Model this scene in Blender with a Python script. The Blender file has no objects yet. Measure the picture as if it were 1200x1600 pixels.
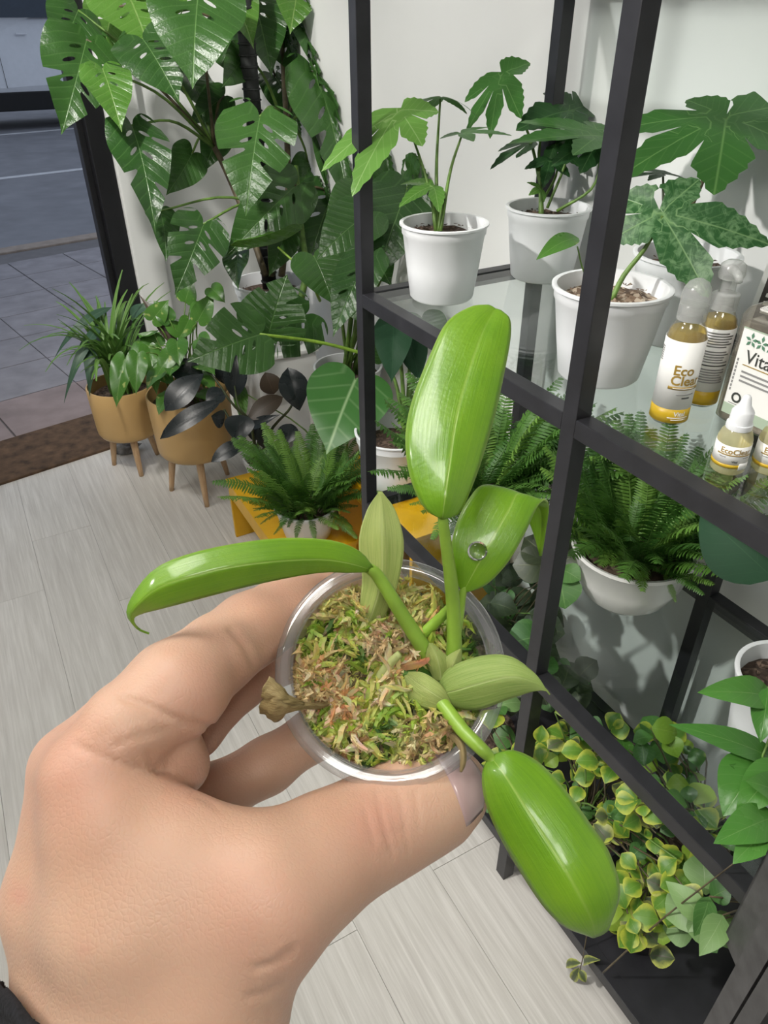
import bpy, bmesh, math, random
import numpy as np
from math import sin, cos, pi, radians, sqrt, atan2, exp
from mathutils import Vector, Matrix
from mathutils.geometry import delaunay_2d_cdt
from mathutils.bvhtree import BVHTree

scene = bpy.context.scene
COL = scene.collection
rnd = random.Random(7)

# ------------------------------------------------------------------ camera
FPX, PITCH, ROLL, AZ, CAMH = 1140.0, radians(34.1), radians(-0.38), radians(28.66), 1.45
_fh = Vector((sin(AZ), cos(AZ), 0)); _rt = Vector((cos(AZ), -sin(AZ), 0)); _up = Vector((0, 0, 1))
CF = _fh * cos(PITCH) - _up * sin(PITCH)
_u0 = _fh * sin(PITCH) + _up * cos(PITCH)
CR = _rt * cos(ROLL) + _u0 * sin(ROLL)
CU = -_rt * sin(ROLL) + _u0 * cos(ROLL)
CC = Vector((0, 0, CAMH))
cam_data = bpy.data.cameras.new('camera')
cam_data.sensor_fit = 'VERTICAL'; cam_data.sensor_height = 36.0; cam_data.sensor_width = 27.0
cam_data.lens = FPX / 1600 * 36.0
cam_data.clip_start = 0.01; cam_data.clip_end = 200
cam = bpy.data.objects.new('camera', cam_data); COL.objects.link(cam)
CAMM = Matrix(((CR.x, CU.x, -CF.x, CC.x), (CR.y, CU.y, -CF.y, CC.y), (CR.z, CU.z, -CF.z, CC.z), (0, 0, 0, 1)))
cam.matrix_world = CAMM
scene.camera = cam

# ------------------------------------------------------------------ exposure and sky
vs = scene.view_settings
vs.view_transform = 'Standard'; vs.look = 'None'; vs.gamma = 1.0; vs.use_curve_mapping = False
vs.exposure = 0.0
world = bpy.data.worlds.new('dusk_sky'); scene.world = world; world.use_nodes = True
_bg = world.node_tree.nodes['Background']
_bg.inputs['Color'].default_value = (0.62, 0.70, 0.85, 1); _bg.inputs['Strength'].default_value = 0.75
LAMP = 16.5          # brightness of the LED ceiling panels
SPOT = 65.0         # watts of each track spotlight

# ------------------------------------------------------------------ helpers
def ray(x, y): return CF + CR * ((x - 600) / FPX) + CU * ((800 - y) / FPX)
def at(x, y, d): return CC + ray(x, y) * d                     # point at distance d along the view axis
def onz(x, y, z): r = ray(x, y); return CC + r * ((z - CAMH) / r.z)
def onx(x, y, X): r = ray(x, y); return CC + r * (X / r.x)
def depth(p): return (Vector(p) - CC).dot(CF)
def proj(p):
    d = Vector(p) - CC; z = d.dot(CF)
    return 600 + FPX * d.dot(CR) / z, 800 - FPX * d.dot(CU) / z

def link(name, me, parent=None, mat=None):
    o = bpy.data.objects.new(name, me); COL.objects.link(o)
    if mat is not None and me is not None and not me.materials: me.materials.append(mat)
    if parent is not None: o.parent = parent
    return o
def offwall(V): return [Vector((min(v[0], 1.046 - 0.004*(k % 3)), v[1], v[2])) for k, v in enumerate(V)]
def mesh(name, vs_, fs, mat=None, parent=None, smooth=True, off=None, uv=None):
    """vertices are world coordinates; off = world position of the parent"""
    if off is None and parent is not None: off = parent.get('_o')
    if off is not None:
        ox, oy, oz = off
        vs_ = [(v[0] - ox, v[1] - oy, v[2] - oz) for v in vs_]
    me = bpy.data.meshes.new(name)
    me.from_pydata([tuple(v) for v in vs_], [], fs)
    if smooth: me.polygons.foreach_set('use_smooth', [True] * len(me.polygons))
    if uv is not None:
        l = me.uv_layers.new(name='UVMap')
        idx = np.empty(len(me.loops), dtype=np.int32); me.loops.foreach_get('vertex_index', idx)
        l.data.foreach_set('uv', np.asarray(uv, dtype=np.float32)[idx].ravel())
    me.update()
    return link(name, me, parent, mat)
def tag(o, label, cat, group=None, kind=None):
    o['label'] = label; o['category'] = cat
    if group: o['group'] = group
    if kind: o['kind'] = kind
    return o
def struct(o, kind='structure'):
    o['kind'] = kind; return o
ROOTS = []
def thing(name, loc, label, cat, group=None):
    o = bpy.data.objects.new(name, None); COL.objects.link(o); o.location = loc
    o.empty_display_size = 0.05
    o['_o'] = tuple(loc); ROOTS.append(o)
    return tag(o, label, cat, group)
def sub(o):                       # let a part carry sub-parts in the same world frame
    if '_o' not in o and o.parent is not None and '_o' in o.parent: o['_o'] = o.parent['_o']; ROOTS.append(o)
    return o

def box_vf(x0, x1, y0, y1, z0, z1):
    v = [(x0,y0,z0),(x1,y0,z0),(x1,y1,z0),(x0,y1,z0),(x0,y0,z1),(x1,y0,z1),(x1,y1,z1),(x0,y1,z1)]
    f = [(0,3,2,1),(4,5,6,7),(0,1,5,4),(1,2,6,5),(2,3,7,6),(3,0,4,7)]
    return v, f
def box(name, b, mat, parent=None, bev=0.0, rot=0.0, piv=None):
    v, f = box_vf(*b)
    if rot:
        px, py = piv; c, s = cos(rot), sin(rot)
        v = [(px + (x-px)*c - (y-py)*s, py + (x-px)*s + (y-py)*c, z) for x, y, z in v]
    o = mesh(name, v, f, mat, parent, smooth=False)
    if bev > 0:
        bm = bmesh.new(); bm.from_mesh(o.data)
        bmesh.ops.bevel(bm, geom=list(bm.edges), offset=bev, segments=2, affect='EDGES', profile=0.6)
        bm.to_mesh(o.data); bm.free()
    return o
def lathe_vf(prof, n=32, c=(0,0,0), axis=None, close=False):
    c = Vector(c)
    if axis is None: X, Y, Z = Vector((1,0,0)), Vector((0,1,0)), Vector((0,0,1))
    else:
        Z = Vector(axis).normalized(); X = Z.orthogonal().normalized(); Y = Z.cross(X)
    v, f = [], []
    m = len(prof)
    for i in range(n):
        a = 2*pi*i/n
        for r, z in prof: v.append(c + X*(r*cos(a)) + Y*(r*sin(a)) + Z*z)
    for i in range(n):
        j = (i+1) % n
        for k in range(m if close else m-1):
            l = (k+1) % m
            f.append((i*m+k, j*m+k, j*m+l, i*m+l))
    if not close:
        for k in (0, m-1):
            if prof[k][0] > 1e-6: f.append(tuple(i*m+k for i in (range(n) if k else range(n-1,-1,-1))))
    return v, f
def lathe(name, prof, mat, parent=None, n=32, c=(0,0,0), axis=None, close=False):
    v, f = lathe_vf(prof, n, c, axis, close)
    return crisp(mesh(name, v, f, mat, parent), 50)
def crisp(o, a=40):
    o.data.set_sharp_from_angle(angle=radians(a)); return o
def crom(pts, n):
    """Catmull-Rom resample of a list of tuples to n points"""
    P = np.asarray([tuple(p) for p in pts], float); m = len(P)
    if m == 2: return [P[0] + (P[1]-P[0])*i/(n-1) for i in range(n)]
    Q = np.vstack([2*P[0]-P[1], P, 2*P[-1]-P[-2]]); out = []
    for i in range(n):
        t = i/(n-1)*(m-1); k = min(int(t), m-2); t -= k
        a, b, c, d = Q[k:k+4]
        out.append(0.5*((2*b) + (-a+c)*t + (2*a-5*b+4*c-d)*t*t + (-a+3*b-3*c+d)*t**3))
    return out
def tube_vf(pts, rad, seg=6, n=None):
    if n: 
        rr = rad if isinstance(rad, (list, tuple)) else [rad]*len(pts)
        q = crom([tuple(p) + (r,) for p, r in zip(pts, rr)], n); pts = [Vector(x[:3]) for x in q]; rad = [max(x[3], 1e-5) for x in q]
    else:
        pts = [Vector(p) for p in pts]; rad = rad if isinstance(rad, (list, tuple)) else [rad]*len(pts)
    v, f = [], []
    N = None
    for i, p in enumerate(pts):
        t = (pts[min(i+1, len(pts)-1)] - pts[max(i-1, 0)])
        t = t.normalized() if t.length > 1e-9 else Vector((0,0,1))
        if N is None: N = t.orthogonal().normalized()
        else:
            N = N - t*N.dot(t); N = N.normalized() if N.length > 1e-6 else t.orthogonal().normalized()
        B = t.cross(N)
        for k in range(seg):
            a = 2*pi*k/seg; v.append(p + N*(rad[i]*cos(a)) + B*(rad[i]*sin(a)))
    for i in range(len(pts)-1):
        for k in range(seg):
            l = (k+1) % seg; f.append((i*seg+k, i*seg+l, (i+1)*seg+l, (i+1)*seg+k))
    f.append(tuple(range(seg-1, -1, -1))); e = (len(pts)-1)*seg; f.append(tuple(e+k for k in range(seg)))
    return v, f
def tube(name, pts, rad, mat, parent=None, seg=6, n=None):
    v, f = tube_vf(pts, rad, seg, n); return mesh(name, offwall(v), f, mat, parent)
def merge(parts):
    V, F = [], []
    for v, f in parts:
        o = len(V); V += list(v); F += [tuple(i+o for i in q) for q in f]
    return V, F

# ------------------------------------------------------------------ materials
def new_mat(name):
    m = bpy.data.materials.new(name); m.use_nodes = True
    nt = m.node_tree; b = nt.nodes['Principled BSDF']; return m, nt, b
def nd(nt, t, **k):
    n = nt.nodes.new(t)
    for a, v in k.items(): setattr(n, a, v)
    return n
def mth(nt, op, a, b=None, c=None, clamp=False):
    n = nt.nodes.new('ShaderNodeMath'); n.operation = op; n.use_clamp = clamp
    for i, x in enumerate((a, b, c)):
        if x is None: continue
        if isinstance(x, (int, float)): n.inputs[i].default_value = x
        else: nt.links.new(x, n.inputs[i])
    return n.outputs[0]
def mixc(nt, f, a, b, blend='MIX'):
    n = nt.nodes.new('ShaderNodeMix'); n.data_type = 'RGBA'; n.blend_type = blend
    for i, x in ((0, f), (6, a), (7, b)):
        if isinstance(x, (int, float)): n.inputs[i].default_value = x
        elif isinstance(x, tuple): n.inputs[i].default_value = (*x, 1) if len(x) == 3 else x
        else: nt.links.new(x, n.inputs[i])
    return n.outputs[2]
def ramp(nt, fac, stops):
    n = nt.nodes.new('ShaderNodeValToRGB'); e = n.color_ramp.elements
    while len(e) < len(stops): e.new(0.5)
    for q, (p, c) in zip(e, stops): q.position = p; q.color = (*c, 1) if len(c) == 3 else c
    nt.links.new(fac, n.inputs[0]); return n.outputs[0]
def noise(nt, scale, detail=3, vec=None, rough=0.5, dist=0.0):
    n = nt.nodes.new('ShaderNodeTexNoise'); n.inputs['Scale'].default_value = scale; n.inputs['Detail'].default_value = detail
    n.inputs['Roughness'].default_value = rough; n.inputs['Distortion'].default_value = dist
    if vec is not None: nt.links.new(vec, n.inputs['Vector'])
    return n.outputs['Fac']
def objco(nt): return nt.nodes.new('ShaderNodeTexCoord').outputs['Object']
def mapping(nt, vec, sc=(1,1,1), rot=(0,0,0), loc=(0,0,0)):
    n = nt.nodes.new('ShaderNodeMapping'); n.inputs['Scale'].default_value = sc; n.inputs['Rotation'].default_value = rot; n.inputs['Location'].default_value = loc
    nt.links.new(vec, n.inputs['Vector']); return n.outputs[0]
def bump(nt, b, h, strength=0.3, dist=0.002):
    n = nt.nodes.new('ShaderNodeBump'); n.inputs['Strength'].default_value = strength; n.inputs['Distance'].default_value = dist
    nt.links.new(h, n.inputs['Height']); nt.links.new(n.outputs[0], b.inputs['Normal']); return n
def plain(name, col, rough=0.5, metal=0.0, var=0.06, nscale=14.0, bmp=0.0, spec=0.5, coat=0.0):
    m, nt, b = new_mat(name)
    co = objco(nt); f = noise(nt, nscale, 4, co)
    c2 = tuple(min(1, x*(1-2.2*var)) for x in col); c1 = tuple(min(1, x*(1+1.2*var)) for x in col)
    nt.links.new(ramp(nt, f, [(0.25, c2), (0.75, c1)]), b.inputs['Base Color'])
    b.inputs['Roughness'].default_value = rough; b.inputs['Metallic'].default_value = metal
    b.inputs['Specular IOR Level'].default_value = spec; b.inputs['Coat Weight'].default_value = coat
    if bmp > 0: bump(nt, b, noise(nt, nscale*12, 3, co), bmp, 0.001)
    return m
def clear(name, tint=(0.93,0.96,0.95), gloss=0.06, rough=0.03, ior=1.45, haze=0.0, hazecol=(0.9,0.9,0.9)):
    """thin clear sheet: transparent with Fresnel gloss, optionally a little milky"""
    m = bpy.data.materials.new(name); m.use_nodes = True; nt = m.node_tree; nt.nodes.clear()
    out = nd(nt, 'ShaderNodeOutputMaterial'); tr = nd(nt, 'ShaderNodeBsdfTransparent'); gl = nd(nt, 'ShaderNodeBsdfGlossy')
    tr.inputs[0].default_value = (*tint, 1); gl.inputs['Roughness'].default_value = rough
    lw = nd(nt, 'ShaderNodeLayerWeight'); lw.inputs[0].default_value = 0.5
    f = mth(nt, 'ADD', mth(nt, 'MULTIPLY', mth(nt, 'POWER', lw.outputs['Facing'], 5.0), 0.9), gloss, clamp=True)
    mx = nd(nt, 'ShaderNodeMixShader'); nt.links.new(f, mx.inputs[0]); nt.links.new(tr.outputs[0], mx.inputs[1]); nt.links.new(gl.outputs[0], mx.inputs[2])
    last = mx
    if haze > 0:
        df = nd(nt, 'ShaderNodeBsdfDiffuse'); df.inputs[0].default_value = (*hazecol, 1)
        h = nd(nt, 'ShaderNodeMixShader'); h.inputs[0].default_value = haze
        nt.links.new(mx.outputs[0], h.inputs[1]); nt.links.new(df.outputs[0], h.inputs[2]); last = h
    nt.links.new(last.outputs[0], out.inputs[0]); return m
def leaf_mat(name, dark, light, vein, rough=0.32, nlat=9, veinw=0.03, latw=0.10, varieg=None, margin=None, trans=0.22, back=None, midw=1.0, spots=None, spec=0.5, bumpy=0.25, bdist=0.0012, pillow=0.0):
    """leaf with midrib and lateral veins read from UV: u along 0..1, v across -1..1"""
    m, nt, b = new_mat(name)
    uvn = nd(nt, 'ShaderNodeUVMap'); sp = nd(nt, 'ShaderNodeSeparateXYZ'); nt.links.new(uvn.outputs[0], sp.inputs[0])
    u, v = sp.outputs[0], sp.outputs[1]; av = mth(nt, 'ABSOLUTE', v)
    oi = nd(nt, 'ShaderNodeObjectInfo'); co = objco(nt)
    nz = noise(nt, 22, 4, co)
    f = mth(nt, 'ADD', mth(nt, 'MULTIPLY', oi.outputs['Random'], 0.55), mth(nt, 'MULTIPLY', nz, 0.5), clamp=True)
    col = mixc(nt, f, dark, light)
    if varieg:
        vz = noise(nt, varieg[1], 5, co, 0.65, 1.2)
        col = mixc(nt, ramp(nt, vz, [(0.46, (0,0,0)), (0.62, (1,1,1))]), col, varieg[0])
    if margin:
        mz = mth(nt, 'ADD', av, mth(nt, 'MULTIPLY', mth(nt, 'SUBTRACT', noise(nt, 120, 3, co), 0.5), 0.7))
        col = mixc(nt, ramp(nt, mz, [(margin[1]-0.34, (0,0,0)), (min(1.0, margin[1]+0.24), (1,1,1))]), col, margin[0])
    if spots:
        sz = noise(nt, spots[1], 2, co)
        col = mixc(nt, ramp(nt, sz, [(0.64, (0,0,0)), (0.72, (1,1,1))]), col, spots[0])
    lat = mth(nt, 'FRACT', mth(nt, 'SUBTRACT', mth(nt, 'MULTIPLY', u, float(nlat)), mth(nt, 'MULTIPLY', av, 0.28*nlat)))
    latd = mth(nt, 'ABSOLUTE', mth(nt, 'SUBTRACT', lat, 0.5))
    latm = mth(nt, 'MULTIPLY', mth(nt, 'SUBTRACT', 1.0, mth(nt, 'DIVIDE', latd, latw), clamp=True), 0.26)
    midm = mth(nt, 'SUBTRACT', 1.0, mth(nt, 'DIVIDE', av, veinw), clamp=True)
    midm = mth(nt, 'MULTIPLY', midm, midw)
    vm = mth(nt, 'MAXIMUM', latm, midm)
    col = mixc(nt, vm, col, vein)
    geo = nd(nt, 'ShaderNodeNewGeometry')
    if back: col = mixc(nt, geo.outputs['Backfacing'], col, back)
    nt.links.new(col, b.inputs['Base Color'])
    nt.links.new(mth(nt, 'ADD', rough, mth(nt, 'MULTIPLY', nz, 0.12)), b.inputs['Roughness'])
    b.inputs['Specular IOR Level'].default_value = spec
    hb = mth(nt, 'ADD', mth(nt, 'MULTIPLY', vm, -0.6), mth(nt, 'MULTIPLY', noise(nt, 160, 3, co), 0.5))
    if pillow: hb = mth(nt, 'ADD', hb, mth(nt, 'MULTIPLY', latd, pillow))
    bump(nt, b, hb, bumpy, bdist)
    tl = nd(nt, 'ShaderNodeBsdfTranslucent'); nt.links.new(col, tl.inputs[0])
    mx = nd(nt, 'ShaderNodeMixShader'); mx.inputs[0].default_value = trans
    nt.links.new(b.outputs[0], mx.inputs[1]); nt.links.new(tl.outputs[0], mx.inputs[2])
    out = [n for n in nt.nodes if n.type == 'OUTPUT_MATERIAL'][0]; nt.links.new(mx.outputs[0], out.inputs[0])
    return m

M = {}
M['wall'] = plain('white_plaster', (0.80, 0.81, 0.80), 0.75, var=0.02, nscale=2.5, bmp=0.05)
M['ceil'] = plain('white_ceiling_paint', (0.82, 0.82, 0.80), 0.8, var=0.02)
M['black'] = plain('black_powder_coat', (0.020, 0.020, 0.024), 0.42, var=0.15, nscale=30, bmp=0.04)
M['grey_metal'] = plain('dark_grey_coated_metal', (0.060, 0.058, 0.060), 0.5, var=0.2, nscale=40, bmp=0.1)
M['pot'] = plain('white_plastic', (0.80, 0.82, 0.84), 0.38, var=0.015, nscale=20)
M['ceramic'] = plain('white_glazed_ceramic', (0.82, 0.82, 0.80), 0.15, var=0.02)
M['tan'] = plain('tan_plastic', (0.56, 0.36, 0.145), 0.42, var=0.04, nscale=6)
M['yellow'] = plain('yellow_painted_wood', (0.80, 0.44, 0.008), 0.38, var=0.10, nscale=9)
M['door_black'] = plain('black_aluminium', (0.012, 0.012, 0.014), 0.35, var=0.1)
M['cloth'] = plain('black_knit', (0.010, 0.010, 0.014), 0.9, var=0.5, nscale=900, bmp=0.5)
M['asphalt'] = plain('asphalt', (0.20, 0.205, 0.225), 0.85, var=0.10, nscale=3, bmp=0.2)
M['tile'] = plain('grey_paving', (0.26, 0.25, 0.27), 0.8, var=0.13, nscale=7, bmp=0.3)
M['tile_pink'] = plain('pink_grey_paving', (0.27, 0.215, 0.21), 0.8, var=0.12, nscale=7, bmp=0.3)
M['grout'] = plain('dark_joint', (0.15, 0.145, 0.15), 0.9)
M['subfloor'] = plain('floor_joint', (0.30, 0.28, 0.26), 0.9)
M['kerb'] = plain('sandy_kerb_stone', (0.30, 0.25, 0.21), 0.85, var=0.1)
M['lane'] = plain('white_road_paint', (0.55, 0.56, 0.58), 0.7, var=0.08)
M['mat'] = plain('brown_doormat', (0.105, 0.062, 0.035), 0.95, var=0.28, nscale=26, bmp=0.6)
M['glass'] = clear('shelf_glass', (0.93, 0.965, 0.955), 0.05, 0.02, 1.5)
M['glass_edge'] = plain('green_glass_edge', (0.10, 0.20, 0.17), 0.15)
M['cup'] = clear('clear_cup_plastic', (0.94, 0.945, 0.95), 0.05, 0.06, 1.48, haze=0.03)
M['cup_rim'] = clear('clear_cup_rim', (0.88, 0.89, 0.90), 0.11, 0.10, 1.5, haze=0.07)
m_drop, _n, _b = new_mat('water'); _b.inputs['Transmission Weight'].default_value = 1.0; _b.inputs['Roughness'].default_value = 0.0; _b.inputs['IOR'].default_value = 1.33
M['drop'] = m_drop
M['bottle'] = clear('clear_bottle_plastic', (0.95, 0.95, 0.94), 0.04, 0.06, 1.45, haze=0.03)
M['frost'] = clear('frosted_cap', (0.80, 0.82, 0.80), 0.05, 0.25, 1.45, haze=0.22)
M['oil'] = clear('yellow_liquid', (0.95, 0.80, 0.30), 0.03, 0.04, 1.45, haze=0.30, hazecol=(0.80, 0.60, 0.10))
M['pale_liquid'] = clear('pale_yellow_liquid', (0.94, 0.90, 0.66), 0.03, 0.08, 1.45, haze=0.30, hazecol=(0.86, 0.82, 0.55))
M['jugplastic'] = clear('smoky_clear_plastic', (0.86, 0.83, 0.78), 0.05, 0.04, 1.47, haze=0.12, hazecol=(0.55, 0.52, 0.47))
M['label'] = plain('white_label', (0.86, 0.86, 0.84), 0.45, var=0.01)
M['label_gold'] = plain('mustard_print', (0.56, 0.37, 0.015), 0.4, var=0.04)
M['ink_gold'] = plain('ochre_ink', (0.36, 0.23, 0.035), 0.5)
M['ink_dark'] = plain('dark_grey_ink', (0.05, 0.055, 0.05), 0.5)
M['ink_grey'] = plain('grey_ink', (0.27, 0.27, 0.27), 0.5)
M['ink_white'] = plain('white_ink', (0.88, 0.87, 0.82), 0.5)
M['ink_green'] = plain('green_ink', (0.10, 0.24, 0.15), 0.5)
M['label_green'] = plain('sage_print', (0.42, 0.52, 0.40), 0.5)
M['card_dark'] = plain('charcoal_print', (0.055, 0.045, 0.04), 0.45)
M['stem'] = plain('green_stem', (0.13, 0.24, 0.045), 0.5, var=0.25, nscale=40)
M['stem_brown'] = plain('brown_stem', (0.11, 0.085, 0.045), 0.6, var=0.3, nscale=40)
M['stem_dark'] = plain('dark_stem', (0.045, 0.060, 0.022), 0.5, var=0.3, nscale=40)
M['young'] = plain('young_green_stalk', (0.26, 0.44, 0.05), 0.38, var=0.16, nscale=60, bmp=0.1)
M['pole'] = plain('black_plastic_mesh', (0.012, 0.014, 0.014), 0.6)
M['led'] = None

def soil_mat(name, a, b2, c3):
    m, nt, b = new_mat(name); co = objco(nt)
    vz = nd(nt, 'ShaderNodeTexVoronoi'); vz.inputs['Scale'].default_value = 150; nt.links.new(co, vz.inputs['Vector'])
    sp = nd(nt, 'ShaderNodeSeparateColor'); nt.links.new(vz.outputs['Color'], sp.inputs[0])
    nt.links.new(ramp(nt, sp.outputs[0], [(0.0, a), (0.55, b2), (0.9, c3)]), b.inputs['Base Color'])
    b.inputs['Roughness'].default_value = 0.9; return m
M['shop'] = plain('grey_shop_wall', (0.36, 0.36, 0.36), 0.8)
M['soil'] = soil_mat('dark_potting_soil', (0.030, 0.018, 0.012), (0.065, 0.040, 0.028), (0.13, 0.09, 0.065))
M['soil_mix'] = soil_mat('chunky_bark_soil', (0.06, 0.035, 0.022), (0.20, 0.135, 0.09), (0.50, 0.42, 0.33))

def floor_mat():
    m, nt, b = new_mat('pale_grey_oak_laminate'); co = objco(nt)
    oi = nd(nt, 'ShaderNodeObjectInfo')
    off = nd(nt, 'ShaderNodeVectorMath'); off.operation = 'ADD'
    cb = nd(nt, 'ShaderNodeCombineXYZ'); nt.links.new(mth(nt, 'MULTIPLY', oi.outputs['Random'], 37.0), cb.inputs[0]); nt.links.new(mth(nt, 'MULTIPLY', oi.outputs['Random'], 91.0), cb.inputs[1])
    nt.links.new(co, off.inputs[0]); nt.links.new(cb.outputs[0], off.inputs[1]); v = off.outputs[0]
    g1 = noise(nt, 1.0, 6, mapping(nt, v, (70, 3.0, 1)), 0.65, 0.4)
    g2 = noise(nt, 1.0, 5, mapping(nt, v, (260, 6, 1)), 0.6)
    g3 = noise(nt, 1.0, 3, mapping(nt, v, (5, 2.0, 1)), 0.5)
    f = mth(nt, 'ADD', mth(nt, 'ADD', mth(nt, 'MULTIPLY', g1, 0.5), mth(nt, 'MULTIPLY', g2, 0.3)), mth(nt, 'MULTIPLY', g3, 0.2))
    c = ramp(nt, f, [(0.30, (0.44, 0.415, 0.385)), (0.48, (0.57, 0.55, 0.515)), (0.62, (0.70, 0.68, 0.645))])
    c = mixc(nt, mth(nt, 'MULTIPLY', oi.outputs['Random'], 0.22), c, (0.56, 0.545, 0.515))
    nt.links.new(c, b.inputs['Base Color']); b.inputs['Roughness'].default_value = 0.48
    b.inputs['Specular IOR Level'].default_value = 0.35
    bump(nt, b, g2, 0.12, 0.001); return m
M['floor'] = floor_mat()
def wood_mat():
    m, nt, b = new_mat('pale_turned_wood'); co = objco(nt)
    g = noise(nt, 1.0, 5, mapping(nt, co, (120, 120, 9)), 0.6, 0.3)
    nt.links.new(ramp(nt, g, [(0.3, (0.45, 0.28, 0.15)), (0.7, (0.64, 0.45, 0.27))]), b.inputs['Base Color'])
    b.inputs['Roughness'].default_value = 0.5; return m
M['wood'] = wood_mat()

# leaves
M['lf_monstera'] = leaf_mat('monstera_leaf', (0.018, 0.060, 0.014), (0.050, 0.135, 0.026), (0.12, 0.24, 0.07), 0.24, 8, 0.022, 0.09, trans=0.16, back=(0.075, 0.15, 0.045), bumpy=0.5, bdist=0.004, pillow=0.9)
M['lf_monstera_young'] = leaf_mat('young_monstera_leaf', (0.055, 0.155, 0.022), (0.11, 0.25, 0.040), (0.24, 0.38, 0.11), 0.22, 8, 0.03, 0.10, trans=0.25, bumpy=0.5, bdist=0.004, pillow=0.9)
M['lf_heart'] = leaf_mat('heart_leaf', (0.045, 0.15, 0.035), (0.075, 0.21, 0.05), (0.33, 0.48, 0.25), 0.24, 5, 0.05, 0.12, trans=0.15)
M['lf_aralia'] = leaf_mat('aralia_leaf', (0.028, 0.105, 0.020), (0.055, 0.17, 0.030), (0.12, 0.25, 0.07), 0.26, 7, 0.05, 0.10, trans=0.22)
M['lf_aralia_dark'] = leaf_mat('dark_aralia_leaf', (0.014, 0.055, 0.016), (0.028, 0.090, 0.022), (0.07, 0.15, 0.05), 0.30, 7, 0.04, 0.10, trans=0.15)
M['lf_aralia_light'] = leaf_mat('light_aralia_leaf', (0.085, 0.22, 0.035), (0.14, 0.30, 0.06), (0.26, 0.42, 0.14), 0.18, 7, 0.05, 0.12, trans=0.25, bumpy=0.5)
M['lf_aralia_var'] = leaf_mat('speckled_aralia_leaf', (0.020, 0.085, 0.022), (0.035, 0.12, 0.03), (0.18, 0.32, 0.13), 0.25, 7, 0.05, 0.10, varieg=((0.13, 0.25, 0.11), 60), trans=0.15)
M['lf_rubber'] = leaf_mat('burgundy_rubber_leaf', (0.010, 0.014, 0.016), (0.022, 0.030, 0.034), (0.05, 0.05, 0.05), 0.22, 14, 0.04, 0.08, trans=0.04, back=(0.030, 0.018, 0.015), spec=0.6)
M['lf_rubber_brown'] = leaf_mat('brown_rubber_leaf', (0.055, 0.038, 0.026), (0.075, 0.055, 0.036), (0.10, 0.07, 0.05), 0.35, 14, 0.04, 0.08, trans=0.05)
M['lf_spider'] = leaf_mat('spider_plant_leaf', (0.065, 0.17, 0.030), (0.17, 0.33, 0.07), (0.30, 0.44, 0.15), 0.35, 1, 0.14, 0.0001, trans=0.25)
M['lf_bluegreen'] = leaf_mat('blue_green_leaf', (0.035, 0.085, 0.055), (0.06, 0.13, 0.075), (0.09, 0.16, 0.10), 0.4, 1, 0.10, 0.0001, trans=0.15)
M['lf_pothos'] = leaf_mat('pothos_leaf', (0.040, 0.135, 0.022), (0.10, 0.25, 0.04), (0.20, 0.34, 0.10), 0.24, 6, 0.03, 0.05, trans=0.22, spots=((0.38, 0.46, 0.14), 38))
M['lf_fern'] = leaf_mat('fern_frond', (0.030, 0.11, 0.020), (0.12, 0.27, 0.040), (0.09, 0.20, 0.04), 0.42, 1, 0.03, 0.0001, trans=0.25)
M['lf_fern_light'] = leaf_mat('young_fern_frond', (0.12, 0.28, 0.04), (0.24, 0.42, 0.08), (0.20, 0.36, 0.08), 0.42, 1, 0.03, 0.0001, trans=0.3)
M['lf_plec'] = leaf_mat('yellow_edged_leaf', (0.070, 0.19, 0.020), (0.14, 0.29, 0.03), (0.16, 0.30, 0.05), 0.38, 6, 0.05, 0.12, margin=((0.46, 0.50, 0.055), 0.74), trans=0.22)
M['lf_plec_yellow'] = leaf_mat('lime_leaf', (0.17, 0.32, 0.025), (0.32, 0.44, 0.045), (0.30, 0.42, 0.06), 0.38, 6, 0.05, 0.12, trans=0.25)
M['lf_plec_purple'] = leaf_mat('purple_centred_leaf', (0.045, 0.07, 0.035), (0.09, 0.13, 0.04), (0.10, 0.08, 0.07), 0.4, 6, 0.08, 0.12, margin=((0.44, 0.47, 0.10), 0.70), trans=0.18)
M['lf_plec_green'] = leaf_mat('soft_green_leaf', (0.040, 0.13, 0.030), (0.09, 0.22, 0.045), (0.16, 0.30, 0.09), 0.4, 6, 0.05, 0.12, trans=0.2)
M['lf_dark'] = leaf_mat('dark_patterned_leaf', (0.022, 0.034, 0.018), (0.050, 0.070, 0.030), (0.09, 0.11, 0.05), 0.4, 5, 0.06, 0.2, trans=0.1)
M['lf_pale'] = leaf_mat('pale_green_leaf', (0.15, 0.28, 0.09), (0.22, 0.36, 0.13), (0.30, 0.42, 0.20), 0.4, 6, 0.03, 0.08, trans=0.2)
M['lf_glossy'] = leaf_mat('glossy_pointed_leaf', (0.055, 0.19, 0.030), (0.095, 0.27, 0.045), (0.18, 0.34, 0.10), 0.2, 7, 0.03, 0.06, trans=0.2)
M['lf_deep'] = leaf_mat('deep_green_leaf', (0.012, 0.050, 0.022), (0.018, 0.065, 0.028), (0.03, 0.09, 0.04), 0.55, 7, 0.02, 0.06, trans=0.08, spec=0.25)
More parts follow.
